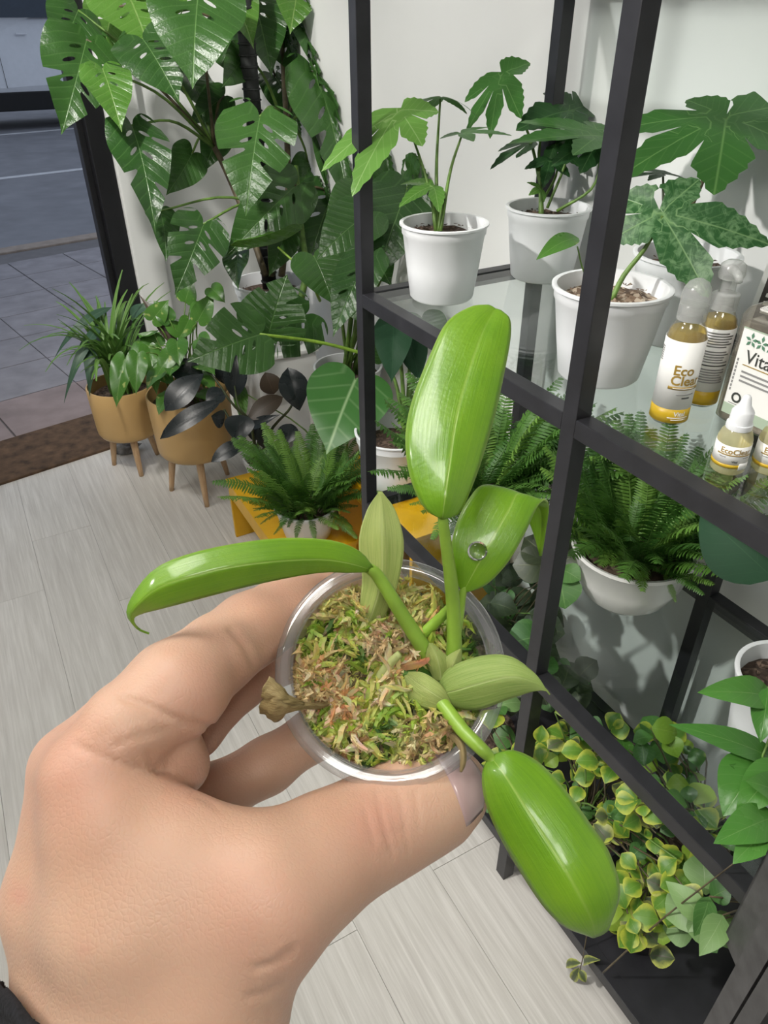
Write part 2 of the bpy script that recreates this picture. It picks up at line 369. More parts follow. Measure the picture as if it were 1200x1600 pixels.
def seedling_mat(name, dark, light, vein, rough, trans=0.2, streak=0.35, bumpy=0.35, coat=0.0):
    """foreground leaf: fine parallel streaks along the blade and a pale midrib"""
    m, nt, b = new_mat(name)
    uvn = nd(nt, 'ShaderNodeUVMap'); sp = nd(nt, 'ShaderNodeSeparateXYZ'); nt.links.new(uvn.outputs[0], sp.inputs[0])
    u, v = sp.outputs[0], sp.outputs[1]; av = mth(nt, 'ABSOLUTE', v); co = objco(nt)
    cb = nd(nt, 'ShaderNodeCombineXYZ'); nt.links.new(mth(nt, 'MULTIPLY', u, 3.0), cb.inputs[0]); nt.links.new(mth(nt, 'MULTIPLY', v, 22.0), cb.inputs[1])
    st = noise(nt, 1.0, 4, cb.outputs[0], 0.6, 0.6)
    cl = noise(nt, 45, 4, co)
    f = mth(nt, 'ADD', mth(nt, 'MULTIPLY', st, streak), mth(nt, 'MULTIPLY', cl, 1.0-streak), clamp=True)
    col = mixc(nt, ramp(nt, f, [(0.3, (0,0,0)), (0.7, (1,1,1))]), dark, light)
    mid = mth(nt, 'MULTIPLY', mth(nt, 'SUBTRACT', 1.0, mth(nt, 'DIVIDE', av, 0.055), clamp=True), mth(nt, 'SUBTRACT', 1.1, u, clamp=True))
    edge = mth(nt, 'MULTIPLY', mth(nt, 'SUBTRACT', av, 0.93, clamp=True), 9.0, clamp=True)
    col = mixc(nt, mth(nt, 'MULTIPLY', mth(nt, 'MAXIMUM', mid, edge), 0.75), col, vein)
    nt.links.new(col, b.inputs['Base Color'])
    nt.links.new(mth(nt, 'ADD', rough, mth(nt, 'MULTIPLY', cl, 0.10)), b.inputs['Roughness'])
    fine = noise(nt, 700, 2, co)
    b.inputs['Coat Weight'].default_value = coat; b.inputs['Coat Roughness'].default_value = 0.12
    hb = mth(nt, 'ADD', mth(nt, 'MULTIPLY', st, 0.7), mth(nt, 'MULTIPLY', fine, 0.5))
    hb = mth(nt, 'SUBTRACT', hb, mth(nt, 'MULTIPLY', mid, 0.6))
    bump(nt, b, hb, bumpy, 0.0006)
    tl = nd(nt, 'ShaderNodeBsdfTranslucent'); nt.links.new(col, tl.inputs[0])
    mx = nd(nt, 'ShaderNodeMixShader'); mx.inputs[0].default_value = trans
    nt.links.new(b.outputs[0], mx.inputs[1]); nt.links.new(tl.outputs[0], mx.inputs[2])
    out = [n for n in nt.nodes if n.type == 'OUTPUT_MATERIAL'][0]; nt.links.new(mx.outputs[0], out.inputs[0]); return m
M['sd_bright'] = seedling_mat('bright_green_seedling_leaf', (0.12, 0.30, 0.010), (0.25, 0.47, 0.022), (0.45, 0.62, 0.15), 0.26, coat=0.5)
M['sd_pale'] = seedling_mat('pale_lime_bract', (0.30, 0.42, 0.09), (0.54, 0.60, 0.21), (0.60, 0.66, 0.30), 0.36, 0.25, 0.75, 0.6)
M['sd_dark'] = seedling_mat('deep_green_shoot', (0.04, 0.13, 0.015), (0.08, 0.21, 0.025), (0.2, 0.35, 0.08), 0.25)
M['sd_lime'] = seedling_mat('lime_striped_bract', (0.20, 0.34, 0.055), (0.42, 0.53, 0.16), (0.50, 0.60, 0.24), 0.36, 0.25, 0.75, 0.6)
M['sd_dry'] = seedling_mat('withered_brown_leaf', (0.26, 0.18, 0.07), (0.52, 0.41, 0.19), (0.45, 0.36, 0.2), 0.5, 0.25, 0.7, 0.8)

# ------------------------------------------------------------------ lamps in the ceiling
m_led, _nt, _b = new_mat('led_diffuser')
_b.inputs['Base Color'].default_value = (0.9, 0.9, 0.9, 1)
_b.inputs['Emission Color'].default_value = (1.0, 0.965, 0.90, 1); _b.inputs['Emission Strength'].default_value = LAMP
def ceiling_light(x, y, sx, sy, label):
    t = thing('ceiling_light', (x, y, 2.70), label, 'ceiling light', 'LED panels in the ceiling')
    box('diffuser', (x-sx/2, x+sx/2, y-sy/2, y+sy/2, 2.672, 2.684), m_led, t)
    w = 0.02
    v, f = merge([box_vf(x-sx/2-w, x-sx/2, y-sy/2-w, y+sy/2+w, 2.668, 2.70), box_vf(x+sx/2, x+sx/2+w, y-sy/2-w, y+sy/2+w, 2.668, 2.70),
                  box_vf(x-sx/2, x+sx/2, y-sy/2-w, y-sy/2, 2.668, 2.70), box_vf(x-sx/2, x+sx/2, y+sy/2, y+sy/2+w, 2.668, 2.70)])
    mesh('frame', v, f, M['grey_metal'], t, smooth=False)
ceiling_light(-0.42, 0.45, 0.60, 0.60, 'square white LED ceiling panel above the floor beside the shelves')
ceiling_light(-0.75, 2.15, 0.60, 0.60, 'square white LED ceiling panel nearest the street door')
ceiling_light(-0.40, -0.95, 0.60, 0.60, 'square white LED ceiling panel farthest from the street door')

def track_spot(p, aim, watts, label, half=24):
    t = thing('track_spotlight', p, label, 'spotlight', 'track spotlights over the shelves'); p = Vector(p); d = (Vector(aim)-p).normalized()
    lathe('housing', [(0.0, -0.13), (0.034, -0.125), (0.042, -0.11), (0.046, 0.0), (0.044, 0.004), (0.040, 0.0), (0.036, -0.03), (0.0, -0.035)], M['black'], t, 28, tuple(p), tuple(d))
    tube('stem', [tuple(p - d*0.07), (p.x, p.y, 2.69)], 0.009, M['black'], t, 10, 2)
    box('track_adapter', (p.x-0.02, p.x+0.02, p.y-0.06, p.y+0.06, 2.675, 2.70), M['black'], t, 0.003)
    L = bpy.data.lights.new('spot_lamp', 'SPOT'); L.energy = watts; L.spot_size = radians(2*half); L.spot_blend = 0.75; L.shadow_soft_size = 0.05; L.color = (1.0, 0.97, 0.92)
    o = bpy.data.objects.new('spot_lamp', L); COL.objects.link(o); o.parent = t; o.location = d*0.012; o.rotation_euler = d.to_track_quat('-Z', 'Y').to_euler()
track_spot((-1.50, 0.98, 2.55), (1.05, 0.70, 0.40), SPOT*3.4, 'black track spotlight aimed at the near end of the shelves', 21)
track_spot((-0.70, 1.75, 2.55), (1.05, 1.35, 1.10), SPOT, 'black track spotlight aimed at the far end of the shelves', 25)
track_spot((-0.30, 1.25, 2.55), (0.72, 2.95, 0.95), SPOT*2.4, 'black track spotlight out of view, added to brighten the white wall by the door', 27)  # extra unseen spot, added to lift the white wall beside the street door

# ------------------------------------------------------------------ the room
ZT, ZL, ZB = 1.039, 0.589, 0.118          # tops of the shelf levels
SX0, SX1 = 0.607, 1.000                   # front and rear post lines
YA, YB, YC = 1.177, 0.606, 0.035          # post rows
WX = 1.055                                # wall behind the shelves
FANG = atan2(0.19, 0.982); FO = (0.50, 3.03)
def fbox(name, a0, a1, n0, n1, z0, z1, mat, parent=None, bev=0.0):
    return box(name, (FO[0]+a0, FO[0]+a1, FO[1]+n0, FO[1]+n1, z0, z1), mat, parent, bev, FANG, FO)
def fpt(a, n, z=0): return Vector((FO[0]+a*cos(FANG)-n*sin(FANG), FO[1]+a*sin(FANG)+n*cos(FANG), z))

fl = struct(box('floor', (-2.7, 1.2, -2.3, 3.06, -0.10, -0.0035), M['subfloor']))
W = 0.19; x = 0.481 - 16*W; k = 0
while x < 1.06:
    r = random.Random(k*13+5); y0 = -2.3
    first = r.uniform(0.2, 1.2)
    if abs(x-0.481) < 1e-6 or abs(x-0.671) < 1e-6: first = (0.68 + 2.3 - 0.0) % 1.2 + (0.45 if x > 0.6 else 0)
    ends = [first]
    while ends[-1] + y0 < 3.05: ends.append(ends[-1] + 1.2)
    a = y0
    for e in ends:
        b_ = min(y0 + e, 3.05 + 0.19*(x-0.4))
        if b_ - a > 0.03: 
            o = box('plank', (x+0.0004, x+W-0.0004, a+0.0005, b_-0.0005, -0.0035, 0.0), M['floor'], fl)
        a = b_
    x += W; k += 1

struct(box('wall_right', (WX, WX+0.12, -2.3, 3.5, -0.1, 2.7), M['wall']))
struct(box('wall_left', (-2.72, -2.6, -2.3, 3.2, -0.1, 2.7), M['shop']))
struct(box('wall_back', (-2.72, WX+0.12, -2.42, -2.3, -0.1, 2.7), M['shop']))
struct(box('ceiling', (-2.8, WX+0.14, -2.45, 3.6, 2.70, 2.80), M['ceil']))
wf = struct(fbox('wall_front', 0.17, 0.80, 0.045, 0.20, -0.1, 2.7, M['wall']))
fbox('door_reveal', 0.044, 0.17, -0.02, 0.20, -0.1, 2.7, M['wall'], bev=0.006)['kind'] = 'structure'
bpy.data.objects['door_reveal'].name = 'trim_1'
struct(fbox('trim_2', -3.3, 0.17, 0.0, 0.20, 2.36, 2.7, M['wall']))
struct(fbox('trim_3', -3.3, -2.3, 0.0, 0.20, -0.1, 2.36, M['wall']))
dr = bpy.data.objects.new('door_1', None); COL.objects.link(dr); dr.location = fpt(0, 0, 0); dr['_o'] = tuple(fpt(0, 0, 0)); dr['kind'] = 'structure'; ROOTS.append(dr)
fbox('jamb', -0.030, 0.044, -0.005, 0.075, 0.0, 2.36, M['door_black'], dr, 0.003)
fbox('jamb_stop', -0.052, -0.030, 0.025, 0.060, 0.0, 2.34, M['door_black'], dr, 0.002)
fbox('jamb', -2.30, -2.23, -0.005, 0.075, 0.0, 2.36, M['door_black'], dr, 0.003)
fbox('door_head', -2.23, -0.03, -0.005, 0.075, 2.30, 2.36, M['door_black'], dr, 0.003)
lt = fpt(0.085, -0.028, 1.26)
o = tag(box('door_stay', (lt.x-0.010, lt.x+0.010, lt.y-0.006, lt.y+0.008, 1.245, 1.275), M['door_black'], None, 0.003), 'small black door stay screwed to the white reveal', 'door stay')
mt = tag(fbox('doormat', -1.6, -0.06, -0.16, 0.19, -0.002, 0.010, M['mat'], None, 0.004), 'long brown doormat lying along the street threshold', 'doormat')

# ------------------------------------------------------------------ the street
sw = struct(fbox('floor_pavement', -4.5, 4.5, 0.205, 3.30, -0.20, -0.014, M['grout']))
sw.name = 'pavement'
P = 0.40
for i in range(-7, 9):
    for j in range(0, 8):
        a0, n0 = i*P - 0.12, 0.21 + j*P - (0.2 if 0 else 0)
        if n0 + P > 3.31: continue
        pt = fpt(a0+P/2, n0+P/2)
        if j == 0 and i > 1: continue
        o = fbox('paving_tile', a0+0.004, a0+P-0.004, n0+0.004, n0+P-0.004, -0.014, -0.004 + 0.002*((i*7+j*3) % 3 - 1), M['tile_pink'] if j == 0 else M['tile'], sw)
kb = struct(fbox('kerb', -8, 12, 3.31, 3.47, -0.25, 0.0, M['kerb'], None, 0.008)); kb.name = 'trim_4'
rd = struct(fbox('road', -40, 60, 3.47, 40, -0.30, -0.13, M['asphalt']))
for n in (7.35, 11.6):
    fbox('lane_line', -12, 14, n, n+0.14, -0.1295, -0.126, M['lane'], rd)

# silver van parked across the street
def van():
    t = thing('van', (1.4, 15.5, -0.13), 'silver van standing across the street, seen past the door', 'van')
    paint = plain('silver_car_paint', (0.62, 0.64, 0.67), 0.22, 0.35, var=0.02); dk = plain('tinted_glass', (0.02, 0.035, 0.055), 0.08); rub = plain('tyre_rubber', (0.012, 0.012, 0.012), 0.8); rim = plain('alloy_rim', (0.45, 0.46, 0.48), 0.3, 0.8)
    x0, x1, y0, y1 = -1.0, 3.8, 15.5, 17.3
    sec = [(-0.9, 0.42), (-1.0, 0.60), (-1.0, 1.05), (-0.75, 1.30), (-0.15, 1.42), (0.45, 2.05), (3.5, 2.10), (3.78, 1.5), (3.8, 0.60), (3.7, 0.42)]
    V, F = [], []; n = len(sec)
    rows = [(0.04, 0.9), (0.0, 1.0)]
    for (inset, yy) in ((0.06, y0+0.10), (0.0, y0), (0.0, y1), (0.06, y1-0.10)):
        pass
    for yy, s in ((y0+0.06, 0.0), (y0, 0.05), (y1, 0.05), (y1-0.06, 0.0)):
        for (a, z) in sec:
            top = max(0.0, z-1.45)
            V.append((a, yy + (0.20*top if yy < 16 else -0.20*top), z))
    for r_ in range(3):
        for i in range(n):
            j = (i+1) % n; F.append((r_*n+i, r_*n+j, (r_+1)*n+j, (r_+1)*n+i))
    F.append(tuple(range(n-1, -1, -1))); F.append(tuple(3*n+i for i in range(n)))
    b = mesh('body', V, F, paint, t, smooth=False); sub(b)
    box('sill', (-0.85, 3.65, y0-0.02, y1+0.02, 0.16, 0.44), rub, t, 0.02)
    for a0, a1 in ((0.35, 1.25), (1.33, 2.40), (2.48, 3.45)):
        v = [(a0, y0-0.012+0.20*0.04, 1.49), (a1, y0-0.012+0.20*0.04, 1.49), (a1, y0-0.012+0.20*0.5, 1.95), (a0+(0.28 if a0 < 0.5 else 0), y0-0.012+0.20*0.5, 1.95)]
        v += [(p[0], p[1]+0.02, p[2]) for p in v]
        mesh('window', v, [(0,1,2,3), (7,6,5,4), (0,4,5,1), (1,5,6,2), (2,6,7,3), (3,7,4,0)], dk, t, smooth=False)
    for a in (1.62, 2.30): box('door_handle', (a, a+0.17, y0-0.03, y0, 1.25, 1.285), paint, t, 0.008)
    box('door_seam', (1.288, 1.296, y0-0.004, y0, 0.5, 1.45), rub, t)
    for a in (-0.05, 2.95):
        for yy in (y0-0.02, y1-0.18):
            w = lathe('wheel', [(0.0, 0), (0.20, 0), (0.32, 0.0), (0.34, 0.04), (0.34, 0.16), (0.32, 0.2), (0.0, 0.2)], rub, t, 24, (a, yy, 0.21), (0, 1, 0)); sub(w)
            lathe('hubcap', [(0.0, -0.012), (0.19, -0.008), (0.20, 0.0)], rim, w, 20, (a, yy, 0.21), (0, 1, 0))
van()

# ------------------------------------------------------------------ black shelving with glass
T = 0.025
sh = thing('shelving_unit', (SX0, YB, 0), 'black metal shelving unit with glass shelves full of plants along the wall', 'shelves')
h = T/2
for yy in (YA, YB, YC):
    for xx in (SX0, SX1): box('post', (xx-h, xx+h, yy-h, yy+h, 0, 1.93), M['black'], sh, 0.0012)
for L in (ZB, ZL, ZT, 1.535, 1.93):
    for (ya, yb) in ((YA, YB), (YB, YC)):
        for xx in (SX0, SX1): box('rail', (xx-h, xx+h, yb+h, ya-h, L-T, L), M['black'], sh, 0.0012)
    for yy in (YA, YC): box('rail', (SX0+h, SX1-h, yy-h, yy+h, L-T, L), M['black'], sh, 0.0012)
    for (ya, yb) in ((YA, YC),):
        if L == ZB:
            box('bottom_panel', (SX0+h, SX1-h, yb+h, ya-h, L-0.012, L-0.002), M['black'], sh, 0.001)
        elif L < 1.9:
            g = box('glass_shelf', (SX0+h-0.001, SX1-h+0.001, yb+h-0.001, ya-h+0.001, L-0.008, L-0.002), M['glass'], sh); sub(g)
zt, zl, zb = ZT-0.002, ZL-0.002, ZB-0.002

# dark grey sign holder on a post at the lower right
pf = onx(1115, 1465, 0.575); z0 = pf.z
pn = onz(1140, 1525, z0); dirp = Vector((pn.x-pf.x, pn.y-pf.y, 0)).normalized()
r_ = ray(1187, 1300); tt = Vector((pf.x, pf.y)).length / Vector((r_.x, r_.y)).length; z1 = (CC + r_*tt).z
ln = 0.085; dist = (pn-pf).length; nrm = Vector((-dirp.y, dirp.x, 0)); nrm = nrm if nrm.x > 0 else -nrm
sg = thing('sign_holder', (pf.x, pf.y, 0), 'dark grey metal sign holder on a square post beside the lowest shelf', 'sign holder')
def slab(name, a, b, th, z0, z1, mat, parent, nrm):
    q = [a, b, b+nrm*th, a+nrm*th]
    v = [(p.x, p.y, z0) for p in q] + [(p.x, p.y, z1) for p in q]
    return mesh(name, v, [(0,3,2,1),(4,5,6,7),(0,1,5,4),(1,2,6,5),(2,3,7,6),(3,0,4,7)], mat, parent, smooth=False)
A = Vector((pf.x, pf.y, 0))
slab('plate', A + nrm*0.0125, A + nrm*0.0125+dirp*(dist+ln), 0.003, z0, z1, M['grey_metal'], sg, nrm)
slab('plate_return', A + nrm*0.0125, A + nrm*0.0125+dirp*0.003, 0.020, z0, z1, M['grey_metal'], sg, nrm)
p_post = onz(1150, 1560, z0-0.02)
p_post = A + dirp*dist
slab('post', p_post, p_post + dirp*0.030, 0.012, 0.0, z1+0.35, M['grey_metal'], sg, nrm)
slab('post_cover', p_post + dirp*0.034, p_post + dirp*0.060, 0.010, 0.0, z1+0.35, M['grey_metal'], sg, nrm)
slab('foot', p_post - dirp*0.03 , p_post + dirp*0.09, 0.05, 0.0, 0.006, M['grey_metal'], sg, nrm)

# ------------------------------------------------------------------ leaf builders
def V3(p): return Vector(p)
def leaf_axes(base, tip, hint=None):
    base, tip = V3(base), V3(tip); Y = tip - base; L = Y.length; Y = Y / L
    if hint is None: hint = (CC - base).normalized()*0.8 + Vector((0, 0, 0.45))
    Z = V3(hint); Z = Z - Y*Z.dot(Y)
    if Z.length < 1e-4: Z = Y.orthogonal()
    Z.normalize(); return base, Y.cross(Z), Y, Z, L
PROF = {
 'ovate': lambda u: (sin(pi*min(1, u**0.78)))**0.85 if 0 < u < 1 else 0.0,
 'ellip': lambda u: (max(0.0, sin(pi*u)))**0.7,
 'obov': lambda u: (max(0.0, sin(pi*u**1.25)))**0.75,
 'lance': lambda u: (max(0.0, sin(pi*u**0.62)))**1.1,
 'strap': lambda u: min(1.0, 0.35 + 4*u) * (max(0.0, 1-u))**0.35,
}
def grid_leaf(parent, base, tip, w, mat, prof='ovate', hint=None, bow=0.12, fold=0.15, wave=0.0, roll=0.0, name='leaf', nu=11, nv=5, curl=0.0):
    o, X, Y, Z, L = leaf_axes(base, tip, hint)
    if roll: c, s = cos(roll), sin(roll); X, Z = X*c + Z*s, Z*c - X*s
    pf = PROF[prof]; V, F, U = [], [], []
    ph = rnd.uniform(0, 6.28)
    for i in range(nu):
        u = i/(nu-1); hw = max(pf(u)*w/2, 0.0006 if 0 < i < nu-1 else 0.0003)
        zc = bow*L*4*u*(1-u) - curl*L*u*u
        for j in range(nv):
            v = -1 + 2*j/(nv-1)
            z = zc + fold*abs(v)*hw + wave*hw*sin(ph + u*11 + (3 if v > 0 else 0))*abs(v)
            V.append(o + X*(v*hw) + Y*(u*L) + Z*z); U.append((u, v))
    for i in range(nu-1):
        for j in range(nv-1):
            a = i*nv + j; F.append((a, a+1, a+nv+1, a+nv))
    return mesh(name, offwall(V), F, mat, parent, uv=U)
def inside(poly, x, y):
    c = False; n = len(poly); j = n-1
    for i in range(n):
        xi, yi = poly[i]; xj, yj = poly[j]
        if (yi > y) != (yj > y) and x < (xj-xi)*(y-yi)/(yj-yi+1e-12) + xi: c = not c
        j = i
    return c
def cdt_mesh(outline, holes, step):
    pts = [Vector(p) for p in outline]; edges = [(i, (i+1) % len(outline)) for i in range(len(outline))]
    for h_ in holes:
        o = len(pts); pts += [Vector(p) for p in h_]; edges += [(o+i, o+(i+1) % len(h_)) for i in range(len(h_))]
    xs = [p[0] for p in outline]; ys = [p[1] for p in outline]
    y = min(ys) + step*0.5; r = 0
    while y < max(ys):
        x = min(xs) + step*(0.5 if r % 2 else 0.0)
        while x < max(xs):
            if inside(outline, x, y) and not any(inside(h_, x, y) for h_ in holes) and all((p.x-x)**2 + (p.y-y)**2 > 1e-5 for p in pts): pts.append(Vector((x, y)))
            x += step
        y += step; r += 1
    pts += [Vector((0, min(ys)*0 + k*0.05)) for k in range(1, 19) if inside(outline, 0, k*0.05) and not any(inside(h_, 0, k*0.05) for h_ in holes) and all((p.x)**2 + (p.y-k*0.05)**2 > 1e-5 for p in pts)]
    v, e, f, *_ = delaunay_2d_cdt(pts, edges, [], 0, 1e-5)
    keep = []
    for t in f:
        cx = sum(v[i].x for i in t)/len(t); cy = sum(v[i].y for i in t)/len(t)
        if inside(outline, cx, cy) and not any(inside(h_, cx, cy) for h_ in holes): keep.append(t)
    return v, keep
HEART = [(0.0, 0.02), (0.05, -0.07), (0.20, -0.13), (0.38, -0.06), (0.485, 0.13), (0.47, 0.36), (0.36, 0.60), (0.19, 0.82), (0.05, 0.96), (0.0, 1.04)]
def leaf_outline(kind, cuts, r):
    half = [tuple(p) for p in crom(HEART, 66)]
    sides = []; holes = []
    for sgn in (1, -1):
        pts = []; n = len(half); cs = []
        if cuts:
            m = r.choice((2, 2, 3)) if cuts > 1 else r.choice((0, 1, 1))
            for k in range(m): cs.append(int(n*(0.36 + 0.42*(k + r.uniform(-0.15, 0.15))/max(1, m-0.6))))
        i = 0
        while i < n:
            if i in cs and 3 < i < n-4:
                x0, y0 = half[i-1]; x1, y1 = half[i+2]; xm, ym = half[i]
                dp = r.uniform(0.25, 0.5)
                pts.append((x0, y0)); pts.append((xm*(dp+0.06)-0.0, ym-0.16*(1-dp)-0.012)); pts.append((xm*dp, ym-0.16*(1-dp)+0.0)); pts.append((xm*(dp+0.06), ym-0.16*(1-dp)+0.03)); pts.append((x1, y1)); i += 3
            else: pts.append(half[i]); i += 1
        sides.append([(sgn*x, y) for x, y in pts])
        if cuts:
            for k in range(r.choice((2, 2, 3))):
                yc = 0.16 + 0.19*k + r.uniform(-0.03, 0.03); xc = sgn*r.uniform(0.10, 0.14); a = radians(55)
                h_ = []
                for q in range(8):
                    t = 2*pi*q/8; ex, ey = 0.085*cos(t), 0.022*sin(t)
                    h_.append((xc + sgn*(ex*sin(a) - ey*cos(a)), yc + ex*cos(a) + ey*sin(a)))
                holes.append(h_)
    out = sides[0] + sides[1][-2:0:-1]
    def seg_d(p, a, b):
        dx, dy = b[0]-a[0], b[1]-a[1]; t = max(0.0, min(1.0, ((p[0]-a[0])*dx + (p[1]-a[1])*dy)/(dx*dx+dy*dy+1e-12))); return sqrt((p[0]-a[0]-t*dx)**2 + (p[1]-a[1]-t*dy)**2)
    def clear_of(h_):
        if not all(inside(out, *p) for p in h_): return False
        if any(inside(h_, *p) for p in out): return False
        return all(seg_d(p, out[i], out[(i+1) % len(out)]) > 0.012 for p in h_ for i in range(len(out)))
    good = []
    for h_ in holes:
        if clear_of(h_) and all(min(sqrt((p[0]-q[0])**2 + (p[1]-q[1])**2) for p in h_ for q in g) > 0.03 for g in good): good.append(h_)
    holes = good
    return out, holes
def heart_leaf(parent, base, tip, w, mat, cuts=0, hint=None, bow=0.06, fold=0.18, curl=0.12, wave=0.05, roll=0.0, seed=None, name='leaf', step=0.11):
    o, X, Y, Z, L = leaf_axes(base, tip, hint)
    if roll: c, s = cos(roll), sin(roll); X, Z = X*c + Z*s, Z*c - X*s
    r = random.Random(seed if seed is not None else rnd.random())
    out, holes = leaf_outline('m', cuts, r)
    v, f = cdt_mesh(out, holes, step)
    V, U = [], []; ph = r.uniform(0, 6)
    for p in v:
        x, y = p.x, p.y
        z = bow*4*max(0, y)*(1-y) - curl*(y*y) + fold*abs(x) - 0.55*fold*x*x*2 + wave*sin(ph + y*9 + x*4)*abs(x)
        V.append(o + X*(x*w) + Y*(y*L) + Z*(z*L)); U.append((min(1, max(0, y)), max(-1, min(1, x/0.47))))
    return mesh(name, offwall(V), [tuple(q) for q in f], mat, parent, uv=U)
def palm_leaf(parent, base, tip, mat, lobes, hint=None, droop=0.25, fold=0.3, roll=0.0, rs=0.36, teeth=0.02, name='leaf', step=0.10, cup=0.0):
    """palmate leaf; lobes = (angle from the middle lobe in degrees, relative length, relative width)"""
    o, X, Y, Z, L = leaf_axes(base, tip, hint)
    if roll: c, s = cos(roll), sin(roll); X, Z = X*c + Z*s, Z*c - X*s
    out = [(0.0, -0.035)]
    lobes = sorted(lobes)
    for i, (a, ln_, wd) in enumerate(lobes):
        ar = radians(a); d = (sin(ar), cos(ar)); nn = (cos(ar), -sin(ar))
        n = 11
        e0 = [(k/(n-1)) for k in range(n)]
        prof = lambda u: wd*0.5*max(0.0, sin(pi*(0.16 + 0.84*u)**0.92))**0.85
        lo = rs if i > 0 else 0.12; hi = rs if i < len(lobes)-1 else 0.12
        left, right = [], []
        for k in range(n):
            u = lo + (1-lo)*e0[k]; q = prof(u) + (teeth*(1 if k % 2 else -0.4)*wd*2 if 0 < k < n-1 else 0)
            left.append((d[0]*u*ln_ - nn[0]*q, d[1]*u*ln_ - nn[1]*q))
            u = hi + (1-hi)*e0[k]; q = prof(u) + (teeth*(1 if k % 2 else -0.4)*wd*2 if 0 < k < n-1 else 0)
            right.append((d[0]*u*ln_ + nn[0]*q, d[1]*u*ln_ + nn[1]*q))
        if i > 0:      # meet the previous lobe in a sinus
            pa, pl, pw = lobes[i-1]; ma = radians((a+pa)/2); rr = rs*0.85*(ln_+pl)/2
            out.append((sin(ma)*rr, cos(ma)*rr)); left = [p for p in left if (p[0]*sin(ma-pi/2)+p[1]*cos(ma-pi/2)) < 0.012*0 - 0.004]
        if i < len(lobes)-1:
            na, nl, nw = lobes[i+1]; ma = radians((a+na)/2); right = [p for p in right if (p[0]*sin(ma+pi/2)+p[1]*cos(ma+pi/2)) < -0.004]
        out += left + right[-2::-1]
    v, f = cdt_mesh(out, [], step)
    V, U = [], []
    for p in v:
        x, y = p.x, p.y; rr = sqrt(x*x+y*y); best = None
        for (a, ln_, wd) in lobes:
            ar = radians(a); al = x*sin(ar) + y*cos(ar); lt_ = x*cos(ar) - y*sin(ar)
            sc = abs(atan2(lt_, al))
            if best is None or sc < best[0]: best = (sc, al/ln_, lt_/(wd*0.5), wd)
        _, u, vv, wd = best
        z = -droop*rr*rr + fold*wd*0.5*min(1, abs(vv))*0.8 + cup*rr
        V.append(o + X*(x*L) + Y*(y*L) + Z*(z*L)); U.append((max(0, min(1, u)), max(-1, min(1, vv))))
    return mesh(name, V, [tuple(q) for q in f], mat, parent, uv=U)

# ------------------------------------------------------------------ pots
def soil_vf(c, r, z, amp=0.004, seed=1, n=20, m=5):
    rr = random.Random(seed); V = [Vector((c[0], c[1], z+amp))]; F = []
    for k in range(1, m+1):
        for i in range(n):
            a = 2*pi*i/n; q = r*k/m
            V.append(Vector((c[0]+q*cos(a), c[1]+q*sin(a), z + (rr.uniform(-amp, amp) if k < m else -amp))))
    for i in range(n): F.append((0, 1+i, 1+(i+1) % n))
    for k in range(m-1):
        for i in range(n):
            a, b = 1+k*n+i, 1+k*n+(i+1) % n; F.append((a, a+n, b+n, b))
    return V, F
def pot(parent, c, z, rb, rt, h_, mat=None, soil='soil', lip=0.16, soilz=0.86, name='pot'):
    mat = mat or M['pot']; t = 0.0035
    def rad(q): return rb + (rt*0.955-rb)*q
    prof = [(0.0, 0.0), (rb-0.004, 0.0), (rb, 0.004), (rad(0.5), h_*0.5*(1-lip)), (rad(1.0), h_*(1-lip)), (rt*0.985, h_*(1-lip)+0.003), (rt*0.99, h_-0.006), (rt+0.003, h_-0.004), (rt+0.003, h_-0.001), (rt, h_),
            (rt-t, h_-0.001), (rt*0.955-t, h_*(1-lip)), (rb-t, 0.006), (0.0, 0.006)]
    p = lathe(name, prof, mat, parent, 40, (c[0], c[1], z)); crisp(p)
    rs_ = rb + (rt*0.955-rb)*soilz - t*0.6
    v, f = soil_vf(c, rs_, z + h_*soilz*0.97, 0.0045, int(c[0]*1000))
    # small crumbs on the surface
    rr = random.Random(int(c[1]*1000)); parts = [(v, f)]
    for k in range(46):
        a, q = rr.uniform(0, 6.28), rs_*0.93*sqrt(rr.random()); s = rr.uniform(0.0022, 0.006)
        x_, y_, z_ = c[0]+q*cos(a), c[1]+q*sin(a), z + h_*soilz*0.97 + 0.003
        tv = [(x_+rr.uniform(-s, s), y_+rr.uniform(-s, s), z_+rr.uniform(-0.3*s, s)) for _ in range(4)]
        parts.append(([Vector(q_) for q_ in tv], [(0,1,2), (0,3,1), (1,3,2), (2,3,0)]))
    v, f = merge(parts); mesh('soil', v, f, M[soil], parent, smooth=False)
    return p

